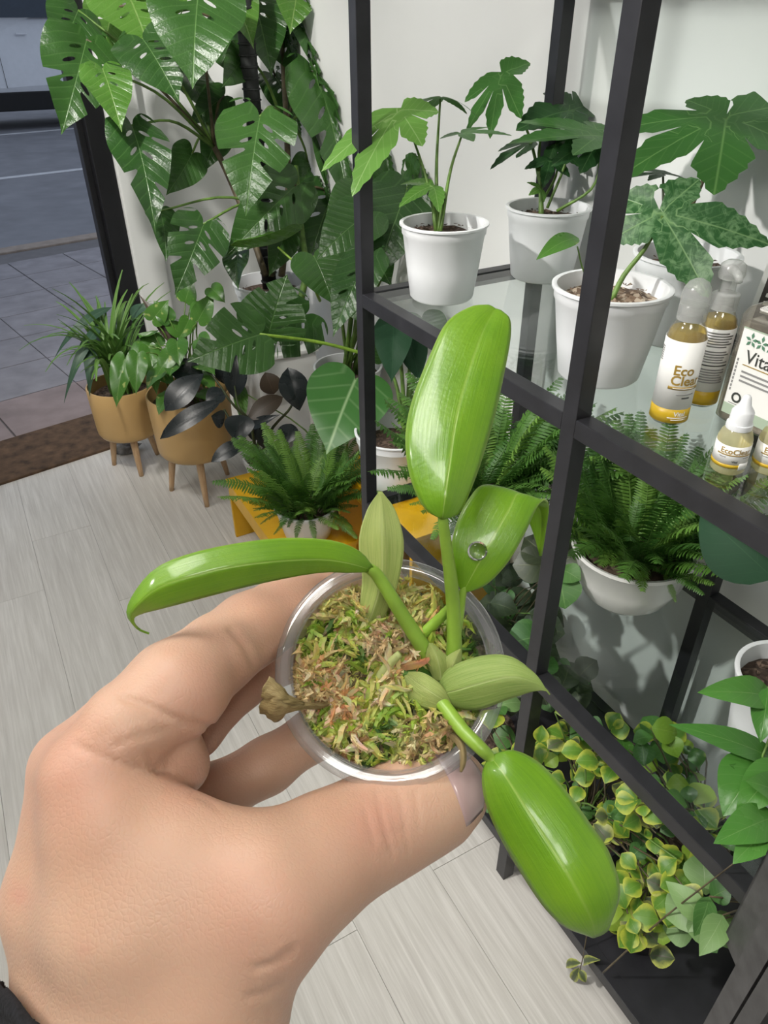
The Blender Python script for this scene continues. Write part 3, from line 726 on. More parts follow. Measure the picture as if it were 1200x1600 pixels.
# ------------------------------------------------------------------ ferns
def frond_mesh(seed, pairs=30, plen=0.12, arch=0.55):
    r = random.Random(seed); V, F, U = [], [], []
    def rachis(u): return Vector((0.03*sin(u*3+seed), sin(u*arch*2.0)/(arch*2.0), -(1-cos(u*arch*2.0))/(arch*2.0)))
    pts = [rachis(i/12) for i in range(13)]
    v, f = tube_vf(pts, [0.009*(1-0.75*i/12) for i in range(13)], 4); V += v; F += f; U += [(0.5, 0.0)]*len(v)
    for i in range(pairs):
        u = 0.12 + 0.88*i/pairs; p = rachis(u); tn = (rachis(u+0.02)-rachis(u-0.02)).normalized()
        ln_ = plen*(sin(pi*(0.10+0.88*u)))**0.75*r.uniform(0.85, 1.12) + 0.012; wd = 0.80/pairs*r.uniform(0.8, 1.05)
        up = Vector((1, 0, 0)).cross(tn).normalized()
        for s in (1, -1):
            d = (Vector((s, 0, 0)) + tn*0.32 + up*r.uniform(-0.35, 0.05)).normalized()
            o = len(V); dn = up*(-0.25*ln_)
            q = [p - tn*wd*0.40, p + tn*wd*0.40, p + d*ln_*0.45 - tn*wd*0.55, p + d*ln_*0.45 + tn*wd*0.50, p + d*ln_*0.80 - tn*wd*0.32 + dn*0.5, p + d*ln_*0.80 + tn*wd*0.32 + dn*0.5, p + d*ln_ + dn]
            V += q; U += [(u, 0.1), (u, 0.1), (u, 0.5), (u, 0.5), (u, 0.8), (u, 0.8), (u, 1.0)]
            F += [(o, o+2, o+3, o+1), (o+2, o+4, o+5, o+3), (o+4, o+6, o+5)] if s > 0 else [(o+1, o+3, o+2, o), (o+3, o+5, o+4, o+2), (o+5, o+6, o+4)]
    me = bpy.data.meshes.new('frond'); me.from_pydata([tuple(q) for q in V], [], F)
    l = me.uv_layers.new(name='UVMap'); idx = np.empty(len(me.loops), dtype=np.int32); me.loops.foreach_get('vertex_index', idx)
    l.data.foreach_set('uv', np.asarray(U, dtype=np.float32)[idx].ravel())
    return me
FRONDS = {}
for key, mt_ in (('fern', 'lf_fern'), ('fernl', 'lf_fern_light')):
    FRONDS[key] = []
    for s in range(6):
        me = frond_mesh(s+3, 28+2*(s % 3), (0.105, 0.135, 0.12)[s % 3], (0.2, 0.3, 0.4, 0.5, 0.25, 0.35)[s]); me.materials.append(M[mt_]); FRONDS[key].append(me)
def frond(parent, p, az, el, ln_, light=0.15, r=rnd, twist=0.5, wide=1.0):
    me = r.choice(FRONDS['fernl' if r.random() < light else 'fern'])
    o = bpy.data.objects.new('frond', me); COL.objects.link(o); o.parent = parent
    off = Vector(p) - Vector(parent['_o'])
    o.matrix_basis = Matrix.Translation(off) @ Matrix.Rotation(az, 4, 'Z') @ Matrix.Rotation(el, 4, 'X') @ Matrix.Rotation(r.uniform(-twist, twist), 4, 'Y') @ Matrix.Diagonal((ln_*wide, ln_, ln_, 1))
    return o
def fern(parent, c, z, n, l0, l1, el0, el1, spread=0.03, seed=1, light=0.15, azr=(0, 2*pi), wide=1.0):
    r = random.Random(seed)
    for i in range(n):
        az = azr[0] + (azr[1]-azr[0])*((i*0.618034) % 1.0); el = r.uniform(el0, el1); q = spread*sqrt(r.random())
        frond(parent, (c[0]-q*sin(az), c[1]+q*cos(az), z + r.uniform(-0.004, 0.004)), az, el, r.uniform(l0, l1), light, r, wide=wide)

# ------------------------------------------------------------------ aralias on the upper shelf
L5 = [(-118, 0.72, 0.34), (-60, 0.95, 0.40), (0, 1.0, 0.42), (60, 0.95, 0.40), (118, 0.72, 0.34)]
L3 = [(-62, 0.85, 0.42), (0, 1.0, 0.44), (62, 0.85, 0.42)]
def px_leaf(parent, b, t, d0, d1, mat, lobes, **k): return palm_leaf(parent, at(b[0], b[1], d0), at(t[0], t[1], d1), mat, lobes, **k)
def stalk(parent, pts, rad, mat=None, n=10, name='stem'):
    return tube(name, [at(*p) if len(p) == 3 and p[0] > 3 else V3(p) for p in pts], rad, mat or M['stem'], parent, 6, n)

c = (0.714, 1.087); D = 1.27
t = thing('potted_aralia', (*c, zt), 'young aralia in a white pot at the far left end of the glass shelf', 'potted plant', 'aralias on the upper glass shelf')
pot(t, c, zt, 0.056, 0.073, 0.128); D = 1.25
stalk(t, [(682, 362, D), (672, 300, D-0.01), (645, 215, D-0.03), (624, 172, D-0.04)], [0.0045, 0.003, 0.002, 0.0016])
stalk(t, [(684, 360, D), (682, 260, D), (688, 155, D)], [0.0045, 0.003, 0.0018])
stalk(t, [(688, 362, D-0.005), (703, 270, D), (722, 210, D-0.01)], [0.004, 0.0028, 0.0018])
stalk(t, [(685, 362, D-0.005), (690, 310, D-0.01), (677, 290, D-0.02)], [0.003, 0.002, 0.0012])
tc = CC - at(690, 250, D); tc.normalize()
px_leaf(t, (624, 172), (545, 268), D-0.04, D-0.10, M['lf_aralia_light'], [(22, 1.0, 0.30), (-3, 1.06, 0.34), (-55, 0.52, 0.36), (-120, 0.40, 0.34)], hint=(-0.3, -0.45, 0.8), droop=0.2, fold=0.15)
px_leaf(t, (688, 152), (640, 152), D, D+0.02, M['lf_aralia'], [(-50, 0.9, 0.4), (0, 1.0, 0.4), (50, 0.9, 0.4), (130, 1.0, 0.45), (180, 1.25, 0.45)], hint=(0.1, 0.25, 1), droop=0.35, fold=0.1)
px_leaf(t, (722, 208), (800, 203), D-0.01, D-0.05, M['lf_aralia'], [(-60, 0.7, 0.35), (0, 1.0, 0.3), (50, 0.7, 0.3), (140, 0.45, 0.3)], hint=(-0.12, -0.02, 1), droop=0.1, fold=0.2)
px_leaf(t, (677, 290), (625, 305), D-0.02, D-0.05, M['lf_aralia_light'], L3, hint=(-0.3, -0.3, 0.9), droop=0.3)

c = (0.947, 1.097)
t = thing('potted_aralia', (*c, zt), 'dark leaved aralia in a white pot before the rear post of the shelf', 'potted plant', 'aralias on the upper glass shelf')
pot(t, c, zt, 0.058, 0.075, 0.128); D = 1.35
stalk(t, [(846, 340, D), (845, 300, D), (842, 240, D), (850, 190, D)], [0.006, 0.0045, 0.003, 0.002])
stalk(t, [(846, 300, D), (832, 230, D), (810, 170, D-0.02), (785, 118, D-0.03)], [0.004, 0.003, 0.002, 0.0014])
stalk(t, [(850, 310, D), (870, 270, D), (868, 225, D)], [0.003, 0.0022, 0.0014])
stalk(t, [(855, 325, D), (885, 250, D-0.02), (895, 180, D-0.03)], [0.003, 0.0024, 0.0016])
stalk(t, [(870, 330, D-0.02), (928, 290, D-0.06), (938, 220, D-0.08)], [0.003, 0.0024, 0.0016])
px_leaf(t, (782, 116), (752, 205), D-0.03, D-0.07, M['lf_aralia'], [(38, 0.6, 0.26), (14, 0.95, 0.22), (-6, 1.0, 0.25), (-33, 0.8, 0.34), (-125, 0.42, 0.4)], hint=(-0.7, -0.6, 0.3), droop=0.12)
px_leaf(t, (895, 172), (815, 182), D-0.03, D-0.07, M['lf_aralia_dark'], [(-60, 0.6, 0.5), (0, 1.0, 0.62), (70, 0.6, 0.5), (165, 0.75, 0.62)], hint=(-0.35, -0.5, 0.8), droop=0.25)
px_leaf(t, (938, 212), (800, 205), D-0.08, D-0.14, M['lf_aralia'], [(-35, 0.6, 0.30), (0, 1.0, 0.26), (28, 0.8, 0.30), (105, 0.35, 0.3), (165, 0.3, 0.3)], hint=(-0.35, -0.25, 0.9), droop=0.12)
px_leaf(t, (938, 212), (880, 255), D-0.07, D-0.1, M['lf_aralia_dark'], [(-20, 0.8, 0.5), (10, 1.0, 0.5)], hint=(-0.5, -0.6, 0.5))
px_leaf(t, (835, 222), (768, 240), D, D-0.03, M['lf_aralia_dark'], [(-20, 0.6, 0.3), (0, 1.0, 0.34), (25, 0.7, 0.3)], hint=(-0.3, -0.2, 0.9), droop=0.3)
px_leaf(t, (868, 225), (905, 250), D, D-0.03, M['lf_aralia_dark'], L3, hint=(-0.4, -0.6, 0.6))
px_leaf(t, (860, 250), (850, 285), D-0.01, D-0.03, M['lf_aralia_dark'], L3, hint=(-0.5, -0.6, 0.5))
px_leaf(t, (845, 295), (830, 300), D-0.01, D-0.03, M['lf_aralia_light'], L3, hint=(-0.5, -0.6, 0.5))

c = (0.718, 0.690)
t = thing('potted_aralia', (*c, zt), 'speckled aralia with one big lobed leaf in the nearest white pot', 'potted plant', 'aralias on the upper glass shelf')
pot(t, c, zt, 0.055, 0.0745, 0.125, soil='soil_mix', soilz=0.88); D = 0.95
stalk(t, [(955, 470, D), (975, 430, D-0.005), (1008, 388, D-0.02), (1035, 338, D-0.03)], [0.0042, 0.0036, 0.003, 0.0022])
stalk(t, [(950, 468, D), (915, 430, D-0.01), (902, 385, D-0.02)], [0.0016, 0.0012, 0.001])
px_leaf(t, (1033, 332), (1118, 452), D-0.03, D-0.06, M['lf_aralia_var'], [(-40, 1.10, 0.46), (3, 1.0, 0.50), (-102, 0.50, 0.42), (95, 0.56, 0.46), (150, 0.50, 0.44)], hint=(-0.6, -0.55, 0.62), droop=0.14, fold=0.2, rs=0.42)
grid_leaf(t, at(904, 372, D-0.02), at(838, 406, D-0.05), 0.026, M['lf_pothos'], 'ovate', (-0.3, -0.5, 0.8))

c = (0.913, 0.743)
t = thing('potted_aralia', (*c, zt), 'tall aralia in a white pot at the rear behind the bottles', 'potted plant', 'aralias on the upper glass shelf')
pot(t, c, zt, 0.056, 0.0735, 0.128); D = 1.07
stalk(t, [(1052, 412, D), (1058, 370, D), (1095, 290, D-0.01), (1135, 185, D-0.03)], [0.0065, 0.005, 0.0035, 0.0024], M['stem_brown'])
stalk(t, [(1054, 400, D), (1038, 330, D), (1036, 272, D)], [0.003, 0.0024, 0.0016], M['stem_dark'])
px_leaf(t, (1135, 182), (1120, 288), D-0.03, D-0.09, M['lf_aralia'], [(-115, 0.95, 0.50), (-62, 1.05, 0.5), (0, 1.0, 0.66), (50, 1.28, 0.46), (86, 1.15, 0.40), (126, 0.5, 0.4)], hint=(-0.62, -0.55, 0.55), droop=0.12, fold=0.15, rs=0.42)
px_leaf(t, (1036, 272), (985, 268), D, D+0.0, M['lf_aralia_dark'], [(0, 1.0, 0.4), (40, 0.9, 0.4), (180, 0.9, 0.2), (-40, 0.7, 0.4)], hint=(-0.1, -0.1, 1), droop=0.2)

# ------------------------------------------------------------------ ferns on the lower glass shelf
c = (0.848, 0.668)
t = thing('potted_fern', (*c, zl), 'bushy sword fern in a round white bowl on the lower glass shelf', 'potted fern')
lathe('bowl', [(0, 0), (0.030, 0), (0.050, 0.004), (0.075, 0.028), (0.093, 0.068), (0.100, 0.112), (0.104, 0.116), (0.102, 0.121), (0.096, 0.119), (0.090, 0.070), (0.069, 0.030), (0, 0.010)], M['ceramic'], t, 44, (*c, zl))
v, f = soil_vf(c, 0.094, zl+0.106, 0.004, 4); mesh('soil', v, f, M['soil'], t, smooth=False)
fern(t, c, zl+0.110, 86, 0.13, 0.23, 0.90, 1.50, 0.072, 11, 0.25)
fern(t, c, zl+0.114, 50, 0.07, 0.12, 0.6, 1.15, 0.07, 13, 0.3)
fern(t, c, zl+0.116, 9, 0.05, 0.08, -0.3, 0.3, 0.078, 12, 0.5)
c = (0.735, 0.955)
t = thing('potted_fern', (*c, zl), 'large dark green fern in a white pot behind the front post', 'potted fern')
pot(t, c, zl, 0.060, 0.080, 0.115)
fern(t, c, zl+0.10, 96, 0.14, 0.27, 0.80, 1.48, 0.065, 21, 0.12)
fern(t, c, zl+0.10, 36, 0.09, 0.15, 0.4, 0.9, 0.065, 23, 0.2)
fern(t, c, zl+0.105, 8, 0.07, 0.11, 0.1, 0.5, 0.06, 22, 0.3)

# dark plant hanging low on the lower shelf, far right: glossy pointed leaves in a white pot
c = (0.800, 0.335)
t = thing('potted_philodendron', (*c, zl), 'green pointed leaf plant in a tall white pot at the right edge', 'potted plant')
pot(t, c, zl, 0.050, 0.068, 0.135)
pts = [((1210, 1090), (1090, 1082), 52, 0.86), ((1215, 1190), (1045, 1132), 42, 0.86), ((1200, 1075), (1188, 1160), 44, 0.85), ((1190, 1185), (1130, 1275), 88, 0.84), ((1225, 1190), (1150, 1275), 60, 0.83),
       ((1215, 1275), (1115, 1318), 60, 0.80), ((1205, 1290), (1145, 1350), 50, 0.79), ((1225, 1245), (1165, 1220), 55, 0.82), ((1205, 1230), (1140, 1195), 40, 0.86)]
for b, tp, w, d in pts:
    d += 0.02; grid_leaf(t, at(*b, d+0.03), at(*tp, d), w*d/FPX, M['lf_glossy'], 'ovate', bow=0.10, fold=0.25, wave=0.08)
    stalk(t, [(0.80, 0.335, zl+0.115), tuple((V3((0.80, 0.335, zl+0.16)) + at(*b, d+0.03))/2), tuple(at(*b, d+0.03))], [0.003, 0.0022, 0.0015])
grid_leaf(t, at(1210, 905, 0.95), at(1095, 800, 1.02), 0.095, M['lf_deep'], 'ovate', (-0.5, -0.7, 0.3), bow=0.08)
stalk(t, [(0.80, 0.335, zl+0.115), tuple(at(1230, 960, 0.97)), tuple(at(1208, 905, 0.95))], [0.004, 0.003, 0.002])

# ------------------------------------------------------------------ monstera by the door
c = (0.84, 2.32)
st = thing('plant_plinth', (*c, 0), 'white tapered plinth carrying the big monstera pot by the wall', 'plinth')
v = [(c[0]+sx*r_, c[1]+sy*r_, z_) for z_, r_ in ((0, 0.135), (0.50, 0.105)) for sx, sy in ((-1,-1),(1,-1),(1,1),(-1,1))]
mesh('body', v, [(0,3,2,1),(4,5,6,7),(0,1,5,4),(1,2,6,5),(2,3,7,6),(3,0,4,7)], M['ceramic'], st, smooth=False)
box('top_board', (c[0]-0.115, c[0]+0.115, c[1]-0.115, c[1]+0.115, 0.50, 0.515), M['ceramic'], st, 0.004)
t = thing('monstera', (*c, 0.515), 'tall climbing monstera with split leaves in a white pot by the door', 'potted monstera')
pot(t, c, 0.515, 0.092, 0.118, 0.215)
D = depth((c[0], c[1], 0.9))
pl = tube('moss_pole', [(c[0]+0.01, c[1]+0.03, 0.66), (c[0]+0.01, c[1]+0.03, 2.05)], 0.024, M['pole'], t, 12, 2)
sub(pl)
parts = []
for k in range(46):
    z_ = 0.72 + k*0.028; parts.append(lathe_vf([(0.0235, -0.003), (0.0275, -0.002), (0.0275, 0.002), (0.0235, 0.003)], 12, (c[0]+0.01, c[1]+0.03, z_), None, True))
v, f = merge(parts); mesh('pole_netting', v, f, M['pole'], pl, smooth=False)
for k, pts in enumerate([[(440, 432, D), (450, 330, D-0.02), (448, 200, D-0.05), (440, 60, D-0.05), (436, -60, D-0.05)], [(425, 430, D), (420, 350, D+0.03), (405, 230, D), (398, 100, D), (395, -40, D)],
          [(470, 470, D-0.1), (478, 420, D-0.12), (470, 350, D-0.1), (462, 260, D-0.1)], [(415, 430, D), (380, 330, D), (335, 230, D-0.05), (300, 190, D-0.08)]]):
    stalk(t, pts, [0.011, 0.010, 0.009, 0.008, 0.007][:len(pts)], M['stem_brown'] if k != 2 else M['stem'], 16)
# leaves: blade base px, tip px, width px, depth offset, splits, material
ML = [((135, 62), (100, 196), 118, -0.30, 2, 0, 0.25), ((160, 108), (188, 192), 76, -0.42, 1, 1, 0.1), ((222, 60), (275, 145), 112, -0.36, 1, 0, 0.0), ((310, -14), (300, 120), 150, -0.45, 1, 0, 0.0),
      ((206, 196), (244, 346), 92, -0.34, 2, 0, 0.25), ((406, 182), (384, 322), 124, -0.38, 2, 0, 0.0), ((492, 112), (548, 308), 112, -0.14, 2, 0, 0.2), ((492, 22), (548, 150), 120, -0.10, 2, 0, 0.3),
      ((318, 350), (278, 452), 92, -0.30, 2, 0, 0.3), ((462, 290), (358, 392), 98, -0.16, 1, 0, 0.2), ((122, 16), (92, 88), 84, -0.24, 1, 0, 0.3), ((195, -20), (232, 68), 130, -0.30, 1, 2, 0.0),
      ((395, -5), (424, 104), 92, -0.16, 1, 0, 0.1), ((382, 85), (352, 132), 56, -0.20, 0, 0, 0.6), ((512, 190), (522, 306), 74, 0.02, 1, 0, 0.4), ((520, 300), (476, 424), 100, 0.02, 1, 0, 0.1),
      ((260, 20), (215, -60), 90, -0.2, 1, 2, 0.2), ((350, -30), (395, 60), 80, -0.28, 0, 2, 0.2), ((530, 60), (560, 110), 60, 0.05, 0, 0, 0.1), ((450, 345), (425, 425), 60, -0.05, 0, 0, 0.4),
      ((300, 240), (265, 300), 60, -0.05, 0, 0, 0.5), ((350, 150), (300, 190), 50, -0.04, 0, 0, 0.4), ((485, 255), (455, 330), 55, 0.06, 0, 0, 0.3), ((375, 380), (368, 445), 50, -0.14, 1, 0, -0.5),
      ((440, 30), (470, 118), 84, -0.02, 1, 0, -0.3), ((250, 60), (262, 130), 70, -0.16, 0, 0, 0.5), ((345, 30), (372, 118), 80, -0.10, 1, 0, -0.4), ((175, 10), (160, 90), 80, -0.16, 1, 1, 0.2), ((560, 0), (520, 70), 80, 0.0, 1, 0, -0.2),
      ((285, 110), (330, 175), 70, -0.02, 0, 0, 0.4), ((430, 120), (470, 200), 70, 0.06, 1, 0, 0.2), ((250, 330), (262, 400), 52, -0.20, 0, 0, 0.4), ((470, -40), (455, 40), 90, -0.20, 1, 1, 0.1), ((345, 200), (320, 262), 54, 0.02, 0, 0, 0.2)]
mats = ['lf_monstera', 'lf_monstera_young', 'lf_monstera_young']
trunk = [at(398, 60, D), at(440, 60, D-0.05), at(446, 200, D-0.04), at(405, 230, D), at(450, 330, D-0.02), at(335, 230, D-0.05), at(395, -30, D), at(438, -40, D-0.05)]
for i, (b, tp, w, dd, cuts, mi, roll) in enumerate(ML):
    d = D + dd; B = at(*b, d); Tp = at(*tp, d-0.05)
    heart_leaf(t, B, Tp, w*d/FPX*1.02, M[mats[mi]], cuts, roll=roll, seed=i+40, curl=0.10, fold=0.22, wave=0.10)
    q = min(trunk, key=lambda a: (a-B).length + 0.6*max(0, a.z-B.z)); 
    mid = (q + B)/2 + Vector((0, 0, 0.04)); tube('petiole', [q, mid, B], [0.0055, 0.0042, 0.0032], M['stem'] if i % 3 else M['stem_brown'], t, 6, 10)
# curled bright leaf over the pot rim
grid_leaf(t, at(472, 358, D-0.20), at(358, 384, D-0.26), 0.085, M['lf_monstera_young'], 'strap', (0.1, 0.2, 1), bow=-0.10, fold=0.9)
stalk(t, [(500, 470, D-0.10), (480, 430, D-0.2), (434, 386, D-0.22)], [0.005, 0.004, 0.003], M['young'])

# large philodendron standing behind the front post of the shelving
c = (0.93, 1.93)
pp = thing('plant_plinth', (*c, 0), 'low white plinth beside the wall under the broad leaved plant', 'plinth')
box('body', (c[0]-0.10, c[0]+0.10, c[1]-0.10, c[1]+0.10, 0, 0.39), M['ceramic'], pp, 0.006)
t = thing('potted_philodendron', (*c, 0.39), 'broad leaved philodendron in a white pot behind the left shelf post', 'potted plant')
pot(t, c, 0.39, 0.085, 0.105, 0.165)
PL = [((578, 332), (498, 398), 92, 1.80, 0), ((580, 398), (520, 516), 78, 1.76, 1), ((636, 295), (590, 425), 118, 1.85, 0), ((605, 310), (618, 216), 74, 1.98, 0), ((640, 290), (756, 292), 96, 1.90, 2),
      ((650, 330), (742, 335), 60, 1.95, 1), ((560, 300), (512, 330), 60, 2.0, 0), ((545, 430), (560, 500), 80, 2.05, 0), ((490, 400), (520, 470), 86, 2.02, 0), ((560, 370), (610, 440), 90, 1.95, 1), ((600, 235), (645, 250), 50, 2.02, 0), ((625, 500), (640, 560), 70, 1.95, 0)]
for i, (b, tp, w, d, cuts) in enumerate(PL):
    B = at(*b, d); heart_leaf(t, B, at(*tp, d-0.04), w*d/FPX, M['lf_monstera'], cuts, seed=i+90, roll=rnd.uniform(-0.3, 0.3), curl=0.08)
    q = V3((c[0]+rnd.uniform(-0.03, 0.03), c[1]+rnd.uniform(-0.03, 0.03), 0.53)); tube('petiole', [q, (q+B)/2+Vector((0.02, 0, 0.06)), B], [0.006, 0.0048, 0.0035], M['stem'], t, 6, 10)
# the long stalk reaching left with two big leaves
D2 = 2.0
stalk(t, [(*[580, 556], D2), (*[500, 535], D2-0.05), (*[405, 522], D2-0.12)], [0.0055, 0.005, 0.004], M['young'])
heart_leaf(t, at(408, 522, D2-0.12), at(300, 560, D2-0.2), 0.19, M['lf_monstera'], 2, hint=(-0.1, -0.5, 0.9), seed=5, roll=0.5)
heart_leaf(t, at(420, 520, D2-0.06), at(446, 432, D2-0.1), 0.19, M['lf_monstera'], 2, hint=(-0.5, -0.7, 0.6), seed=6, roll=-0.2)
heart_leaf(t, at(480, 490, D2+0.05), at(380, 552, D2+0.0), 0.21, M['lf_monstera'], 2, hint=(-0.2, -0.5, 0.8), seed=9, roll=0.3)

# ------------------------------------------------------------------ two tan pots on wooden legs
def plant_stand(c, r, zb_, zt_, feet, label):
    t = thing('plant_stand', (*c, 0), label, 'plant stand', 'tan pots on wooden legs')
    h_ = zt_ - zb_
    lathe('pot', [(0, 0), (r*0.80, 0), (r*0.89, 0.004), (r*0.945, 0.016), (r*0.96, 0.035), (r*0.985, h_*0.6), (r, h_-0.003), (r-0.002, h_), (r-0.006, h_), (r*0.96-0.006, h_*0.5), (r*0.80, 0.014), (0, 0.014)], M['tan'], t, 44, (*c, zb_))
    for fx, fy in feet:
        d = Vector((fx-c[0], fy-c[1], 0)); top = Vector((c[0], c[1], zb_+0.004)) + d.normalized()*min(d.length*0.72, r*0.7)
        top.z = zb_ + 0.012
        tube('leg', [(fx, fy, 0.0), tuple((Vector((fx, fy, 0))+top)/2), tuple(top)], [0.0085, 0.012, 0.0145], M['wood'], t, 12, 6)
    v, f = soil_vf(c, r*0.90, zt_-0.035, 0.006, 3); mesh('soil', v, f, M['soil'], t, smooth=False)
    return t
plant_stand((0.345, 2.645), 0.122, 0.150, 0.345, [(0.262, 2.690), (0.335, 2.552), (0.432, 2.690)], 'smaller tan pot on wooden legs beside the doormat, holding a spider plant')
plant_stand((0.515, 2.335), 0.140, 0.175, 0.400, [(0.408, 2.392), (0.490, 2.222), (0.628, 2.402)], 'larger tan pot on wooden legs under the dark rubber plant leaves')
# spider plant
c = (0.345, 2.645)
t = thing('spider_plant', (*c, 0.31), 'arching spider plant growing in the tan pot beside the doormat', 'spider plant')
r = random.Random(5)
def ribbon(parent, p0, az, L, rise, fall, w, mat, name='leaf', lean=0.0):
    V, F, U = [], [], []; n = 12; d = Vector((sin(az), cos(az), 0)); s = Vector((cos(az), -sin(az), 0)); p = V3(p0)
    for i in range(n):
        u = i/(n-1); el = rise - (rise+fall)*u**1.3; hw = w/2*min(1, 0.5+3*u)*max(0.02, (1-u))**0.5
        nz = d*(-sin(el)) + Vector((0, 0, cos(el)))
        for v in (-1, 0, 1): V.append(p + s*(v*hw) + nz*(abs(v)*hw*0.5)); U.append((u, v))
        p = p + (d*cos(el) + Vector((0, 0, sin(el))))*(L/(n-1))
    for i in range(n-1):
        for j in range(2): a = i*3+j; F.append((a, a+1, a+4, a+3))
    return mesh(name, V, F, mat, parent, uv=U)
for k in range(66):
    az = r.uniform(0, 6.28); L_ = r.uniform(0.26, 0.50)
    ribbon(t, (c[0]+r.uniform(-0.035, 0.035), c[1]+r.uniform(-0.035, 0.035), 0.30), az, L_, r.uniform(1.40, 1.57), r.uniform(-0.9, 0.9), r.uniform(0.018, 0.034), M['lf_spider'])
for k, (b, tp, w) in enumerate([((165, 500), (100, 630), 16), ((150, 520), (140, 620), 26), ((175, 480), (85, 560), 14), ((205, 500), (250, 475), 20)]):
    d = 2.66; m_ = (V3(at(*b, d)) + V3(at(*tp, d-0.05)))/2
    grid_leaf(t, at(*b, d), at(*tp, d-0.06), w*d/FPX, M['lf_bluegreen'], 'lance', bow=0.25)
# pothos on the larger stand
c = (0.515, 2.335)
t = thing('pothos', (*c, 0.365), 'variegated pothos spilling from the larger tan pot on legs', 'pothos')
PO = [((195, 560), (180, 632), 36), ((215, 555), (212, 612), 34), ((232, 545), (245, 612), 34), ((250, 540), (215, 520), 32), ((238, 500), (262, 470), 34), ((290, 470), (300, 440), 36), ((310, 500), (332, 460), 34), ((280, 520), (255, 500), 30),
      ((265, 500), (240, 470), 30), ((300, 470), (275, 462), 22), ((330, 450), (350, 470), 30), ((250, 575), (270, 600), 30), ((285, 545), (262, 560), 34), ((310, 530), (330, 545), 34), ((318, 480), (300, 500), 36), ((225, 540), (205, 560), 30), ((270, 550), (245, 585), 30), ((295, 500), (280, 530), 28)]
r = random.Random(9)
for i, (b, tp, w) in enumerate(PO):
    d = 2.40 + r.uniform(-0.1, 0.08); B = at(*b, d)
    heart_leaf(t, B, at(*tp, d-0.02), w*d/FPX, M['lf_pothos'], 0, seed=i, roll=r.uniform(-0.4, 0.4))
    tube('vine', [(c[0]+r.uniform(-0.06, 0.06), c[1]+r.uniform(-0.06, 0.06), 0.36), tuple((V3((c[0], c[1], 0.46))+B)/2 + Vector((0, 0, 0.03))), tuple(B)], [0.003, 0.0025, 0.0018], M['stem'], t, 5, 8)
for i in range(14):
    a = r.uniform(0, 6.28); B = V3((c[0]+0.09*cos(a), c[1]+0.09*sin(a), r.uniform(0.42, 0.62))); Tp = B + Vector((0.08*cos(a), 0.08*sin(a), r.uniform(-0.06, 0.02)))
    heart_leaf(t, B, Tp, 0.07, M['lf_pothos'], 0, hint=(0, 0, 1), seed=60+i)
    tube('vine', [(c[0], c[1], 0.36), tuple((V3((c[0], c[1], 0.36))+B)/2), tuple(B)], 0.0022, M['stem'], t, 5, 6)
# rubber plant
c = (0.735, 2.14)
t = thing('rubber_plant', (*c, 0), 'dark burgundy rubber plant in a white pot behind the yellow stool', 'rubber plant')
pot(t, c, 0.0, 0.085, 0.110, 0.19)
D = 2.45
RB = [((275, 542), (217, 460), 18, -0.05, 1, 'lance'), ((318, 584), (258, 642), 42, -0.12, 0, 'obov'), ((318, 586), (264, 578), 40, -0.08, 0, 'ellip'), ((346, 626), (250, 686), 30, -0.16, 0, 'ellip'), ((366, 622), (372, 552), 36, -0.04, 0, 'ellip'),
      ((350, 600), (345, 545), 34, 0.0, 0, 'ellip'), ((468, 642), (450, 574), 46, -0.05, 0, 'obov'), ((428, 616), (414, 582), 34, 0.03, 1, 'ellip'), ((376, 648), (372, 692), 46, -0.18, 0, 'ovate'), ((442, 620), (388, 656), 32, -0.04, 1, 'ellip'),
      ((392, 668), (438, 648), 18, -0.06, 0, 'lance'), ((455, 662), (446, 694), 32, -0.06, 0, 'ellip'), ((385, 690), (330, 722), 26, -0.12, 0, 'ellip'), ((352, 612), (322, 628), 30, -0.08, 0, 'ellip'), ((398, 690), (395, 640), 26, 0.02, 0, 'ellip'),
      ((330, 520), (346, 498), 26, -0.02, 0, 'ellip'), ((350, 660), (330, 650), 30, -0.10, 0, 'ovate'), ((420, 700), (405, 660), 28, 0.0, 0, 'ovate')]
for i, (b, tp, w, dd, mi, pf_) in enumerate(RB):
    d = D + dd; grid_leaf(t, at(*b, d), at(*tp, d-0.03), w*d/FPX, M['lf_rubber_brown' if mi else 'lf_rubber'], pf_, bow=0.08, fold=0.25)
for pts in ([(400, 708, D), (390, 660, D-0.05), (362, 630, D-0.1), (330, 585, D-0.1), (290, 560, D-0.06)], [(400, 708, D), (405, 670, D-0.02), (375, 640, D-0.1), (366, 600, D-0.05)], [(410, 708, D), (425, 670, D), (452, 640, D-0.04), (460, 620, D-0.04)], [(395, 700, D), (380, 690, D-0.1), (350, 640, D-0.1)]):
    stalk(t, pts, [0.006, 0.005, 0.004, 0.0032, 0.0025][:len(pts)], M['stem_dark'], 12)

# ------------------------------------------------------------------ yellow stools, fern and heart leaf plant
def stool(b, hgt, label, th=0.014):
    x0, x1, y0, y1 = b
    t = thing('yellow_stool', ((x0+x1)/2, (y0+y1)/2, 0), label, 'stool', 'yellow wooden stools')
    box('seat', (x0, x1, y0, y1, hgt-th, hgt), M['yellow'], t, 0.002)
    box('side_panel', (x0+0.004, x1-0.004, y1-th-0.002, y1-0.002, 0, hgt-th), M['yellow'], t, 0.002)
    box('side_panel', (x0+0.004, x1-0.004, y0+0.002, y0+th+0.002, 0, hgt-th), M['yellow'], t, 0.002)
    box('apron', (x0+0.002, x0+0.002+th, y0+th+0.002, y1-th-0.002, hgt-th-0.045, hgt-th), M['yellow'], t, 0.001)
    box('stretcher', (x1-0.03, x1-0.03+th, y0+th+0.002, y1-th-0.002, hgt*0.3, hgt*0.3+0.05), M['yellow'], t, 0.001)
    return t
